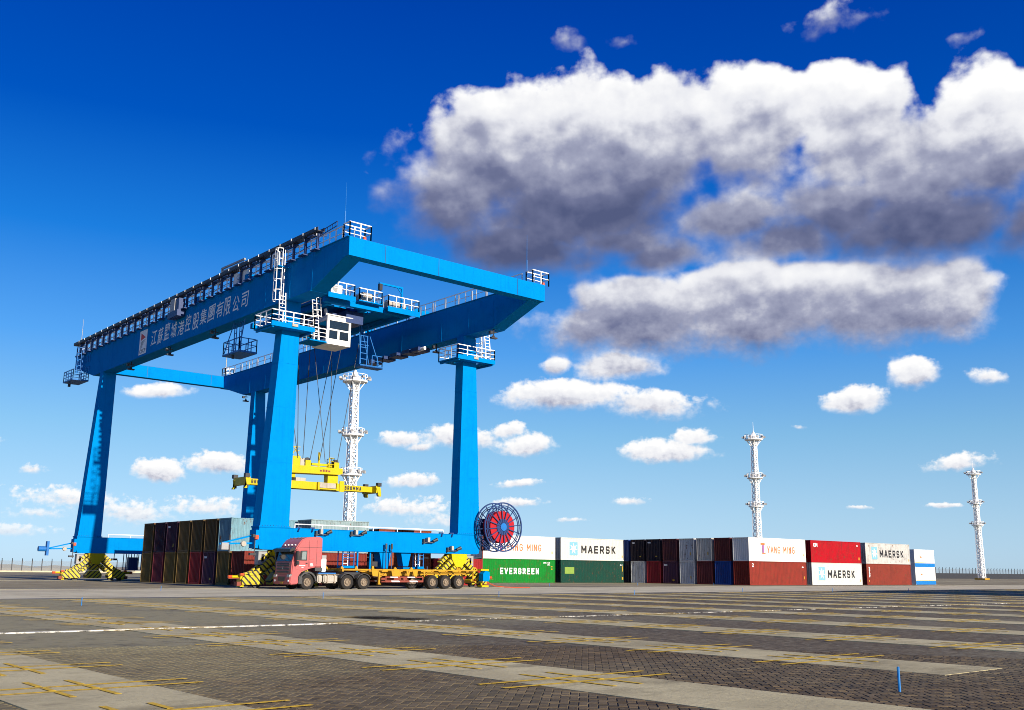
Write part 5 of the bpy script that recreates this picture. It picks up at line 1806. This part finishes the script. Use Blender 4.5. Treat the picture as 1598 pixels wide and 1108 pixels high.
for y in (TY + .03, TY + W_ - .10):
    g = MB().box(44.48, 48.05, y, y + .05, .86, .95).box(44.48, 48.05, y, y + .05, .52, .66).box(44.48, 44.58, y, y + .05, .661, .859).box(46.2, 46.3, y, y + .05, .661, .859).box(47.95, 48.05, y, y + .05, .661, .859)
    go = g.build('side_guard', M['guard'], trailer)
    s = MB()
    for (x0, x1) in ((45.0, 45.75), (46.7, 47.45)):
        s.prism([(x0, .64), (x1, .64), (x1 + .1, .54), (x0 + .1, .54)], 'y', y - .006, y - .001)
    for (x0, x1) in ((44.9, 45.6), (46.5, 47.2)):
        s.prism([(x0, .935), (x1, .935), (x1 + .05, .875), (x0 + .05, .875)], 'y', y - .006, y - .001)
    s.build('reflective_strip', M['letter_w'], go)
bevel_part(MB().box(44.7, 47.5, TY + .9, TY + 1.6, .5, .85), 'spare_rack', M['guard'], trailer, .04, 1)
wheel(trailer, 47.65, TY + .9, .5, .5, 'spare_wheel')
for x in (48.98, 50.29, 51.62):
    wheel(trailer, x, TY + .02, .60)
    wheel(trailer, x, TY + W_ - .62, .60)
s = MB()
for x in (48.98, 50.29, 51.62):
    s.tube((x, TY + .3, .53), (x, TY + W_ - .3, .53), .085, 10)
    s.box(x - .5, x + .5, TY + .74, TY + .84, .62, .74).box(x - .5, x + .5, TY + 1.64, TY + 1.74, .62, .74)
s.build('axle', M['dark'], trailer)
s = MB()
for x0, x1 in ((48.25, 49.6), (49.65, 50.95), (51.0, 52.35)):
    for y in (TY + .04, TY + W_ - .10):
        s.bar((x0, y + .03, 1.08), (x0 + .16, y + .03, 1.24), .06).bar((x0 + .16, y + .03, 1.24), (x1 - .16, y + .03, 1.24), .06).bar((x1 - .16, y + .03, 1.24), (x1, y + .03, 1.08), .06)
        s.bar((x0 + .6, y + .03, 1.24), (x0 + .6, y + .03, 1.42), .05)
s.build('mudguard_bar', M['yellow_old'], trailer)
MB().box(53.3, 53.45, TY + .1, TY + W_ - .1, .45, .58).bar((53.37, TY + .5, .58), (53.37, TY + .5, 1.25), .1).bar((53.37, TY + 1.9, .58), (53.37, TY + 1.9, 1.25), .1).build('rear_bumper', M['yellow_old'], trailer)
s = MB()
for y in (TY + .2, TY + W_ - .5):
    s.box(53.46, 53.49, y, y + .3, .62, .75)
s.build('tail_lamp', M['red'], trailer)
for y in (TY + .02, TY + W_ - .12):
    for x in (43.3, 53.2):
        MB().prism([(x - .1, 1.5), (x + .14, 1.5), (x + .08, 1.72), (x - .05, 1.72)], 'y', y, y + .08).build('corner_guide', M['yellow_old'], trailer)

# ------------------------------------------------------------------ lighting towers
def tower_mesh():
    parts = {}
    m = MB()
    H = 34.0
    def half(z):
        return .86 - .36 * z / H
    n = 22
    for k in range(n):
        z0, z1 = H * k / n, H * (k + 1) / n
        a, b = half(z0), half(z1)
        c0 = [(-a, -a), (a, -a), (a, a), (-a, a)]
        c1 = [(-b, -b), (b, -b), (b, b), (-b, b)]
        for i in range(4):
            j = (i + 1) % 4
            m.bar((*c0[i], z0), (*c1[i], z1), .19)
            m.bar((*c1[i], z1), (*c1[j], z1), .11)
            m.bar((*c0[i], z0), (*c1[j], z1), .10)
            m.bar((*c0[j], z0), (*c1[i], z1), .10)
    parts['lattice_mast'] = m
    l = MB()
    l.tube((0, 0, .2), (0, 0, H), .24, 8)
    ladder(l, (.35, 0, .2), (.25, 0, H), (0, 1, 0), .5, .5, .05)
    parts['ladder'] = l
    for z, rad in ((34.2, 2.2), (24.6, 1.95), (17.6, 1.85)):
        p = MB()
        p.lathe([(-.16, .55), (-.16, rad), (.10, rad), (.10, .55)], (0, 0, z), 'z', 20)
        for k in range(16):
            a = 2 * math.pi * k / 16
            p.bar((rad * math.cos(a), rad * math.sin(a), z + .1), (rad * math.cos(a), rad * math.sin(a), z + 1.15), .08)
        for zz in (.62, 1.15):
            p.ring((0, 0, z + zz), rad, .08, 'z', 20)
        for k in range(8):
            a = 2 * math.pi * k / 8
            p.bar((rad * .85 * math.cos(a), rad * .85 * math.sin(a), z - .15), (.8 * math.cos(a), .8 * math.sin(a), z - 1.6), .12)
        parts['ring_platform_%d' % z] = p
    t = MB().lathe([(0, .9), (.3, 1.0), (.9, .5), (1.6, .18), (1.7, .0001)], (0, 0, 34.6), 'z', 12)
    t.tube((0, 0, 36), (0, 0, 38.6), .07, 6, .03)
    parts['lightning_rod'] = t
    b = MB().box(-1.7, 1.7, -1.7, 1.7, -.1, .5)
    parts['footing'] = b
    return parts


TP = tower_mesh()
TP_ME = {}
for k, v in TP.items():
    nm = {'ring': 'ring_platform', 'floo': 'floodlight_ring'}.get(k[:4], k)
    me = v.mesh(nm)
    me.materials.append(M['grey' if nm == 'floodlight_ring' else 'yellow_old' if nm == 'footing' else 'white'])
    TP_ME[k] = (nm, me)
lamp_me = {}
for z, rad in ((34.2, 2.2), (24.6, 1.95), (17.6, 1.85)):
    q = MB().bar((rad, 0, .5), (rad + .45, 0, .62), .12).cbox((rad + .5, 0, .55), (.44, .44, .40))
    lamp_me[z] = q.mesh('floodlight')
    lamp_me[z].materials.append(M['grey'])
for (x, y, lb) in ((94.8, 153.0, 'white lattice light tower rising behind the yellow spreader'), (211.0, 152.0, 'white lattice light tower rising behind the white YANG MING box'), (336.5, 155.4, 'white lattice light tower standing free by the fence beyond the reefers')):
    t = thing('light_tower', (x, y, 0), lb, 'light tower', 'lattice light towers')
    for k, (nm, me) in TP_ME.items():
        link(nm, me, t)
    for z, me in lamp_me.items():
        for k in range(10):
            o = link('floodlight', me, t)
            o.location = (0, 0, z)
            o.rotation_euler = (0, 0, 2 * math.pi * (k + .5) / 10)

# ------------------------------------------------------------------ perimeter fences
def fence_panel_mat():
    m, nt, b = new_mat('wire_mesh')
    b.inputs['Base Color'].default_value = (.16, .20, .24, 1)
    b.inputs['Alpha'].default_value = .30
    return m


M['mesh'] = fence_panel_mat()


def fence(name, p0, p1, n, base_h, top_h, label, wallm):
    root = thing(name, (p0[0], p0[1], 0), label, 'fence')
    a, b = Vector((p0[0], p0[1], 0)), Vector((p1[0], p1[1], 0))
    d = (b - a).normalized()
    nrm = Vector((-d.y, d.x, 0))
    me = MB().box(-.09, .09, -.09, .09, base_h, top_h)
    me.bar((0, 0, top_h - .1), (-.10, -.25, top_h + .42), .14)
    me = me.mesh('post')
    me.materials.append(M['dark'])
    for k in range(n + 1):
        o = link('post', me, root)
        o.location = a.lerp(b, k / n) - a
    w = MB()
    q = [a - nrm * .15, b - nrm * .15, b + nrm * .15, a + nrm * .15]
    w.loft([v + Vector((0, 0, -.2)) for v in q], [v + Vector((0, 0, base_h)) for v in q])
    w.build('base_wall', wallm, root)
    m = MB()
    q = [a - nrm * .01, b - nrm * .01, b + nrm * .01, a + nrm * .01]
    m.loft([v + Vector((0, 0, base_h + .02)) for v in q], [v + Vector((0, 0, top_h - .1)) for v in q])
    m.build('wire_panel', M['mesh'], root)
    return root


fence('wire_fence', (30, 262), (160, 262), 58, .35, 2.75, 'wire fence with dark cranked posts along the far left edge of the yard', G['road'])
fence('sea_fence', (250, 196), (505, 196), 92, 2.1, 3.9, 'dark fence on a low wall along the sea beyond the reefer containers', M['dark'])
bank = MB()
rb = random.Random(11)
prev = None
for k in range(61):
    x = -60 + k * 5.2
    h1, h2 = 1.5 + rb.uniform(-.25, .35), .9 + rb.uniform(-.2, .2)
    ring = [(x, 288, -.2), (x, 291, h2), (x, 297, h1), (x, 306, h1 * .6), (x, 312, -.3)]
    if prev:
        o = len(bank.v)
        bank.v += prev + ring
        bank.f += [(o + i, o + i + 1, o + 5 + i + 1, o + 5 + i) for i in range(4)]
    prev = ring
bank_m = plain('dry_grass_bank', (.36, .29, .17), .9)
tag(bank.build('embankment', bank_m), kind='structure')
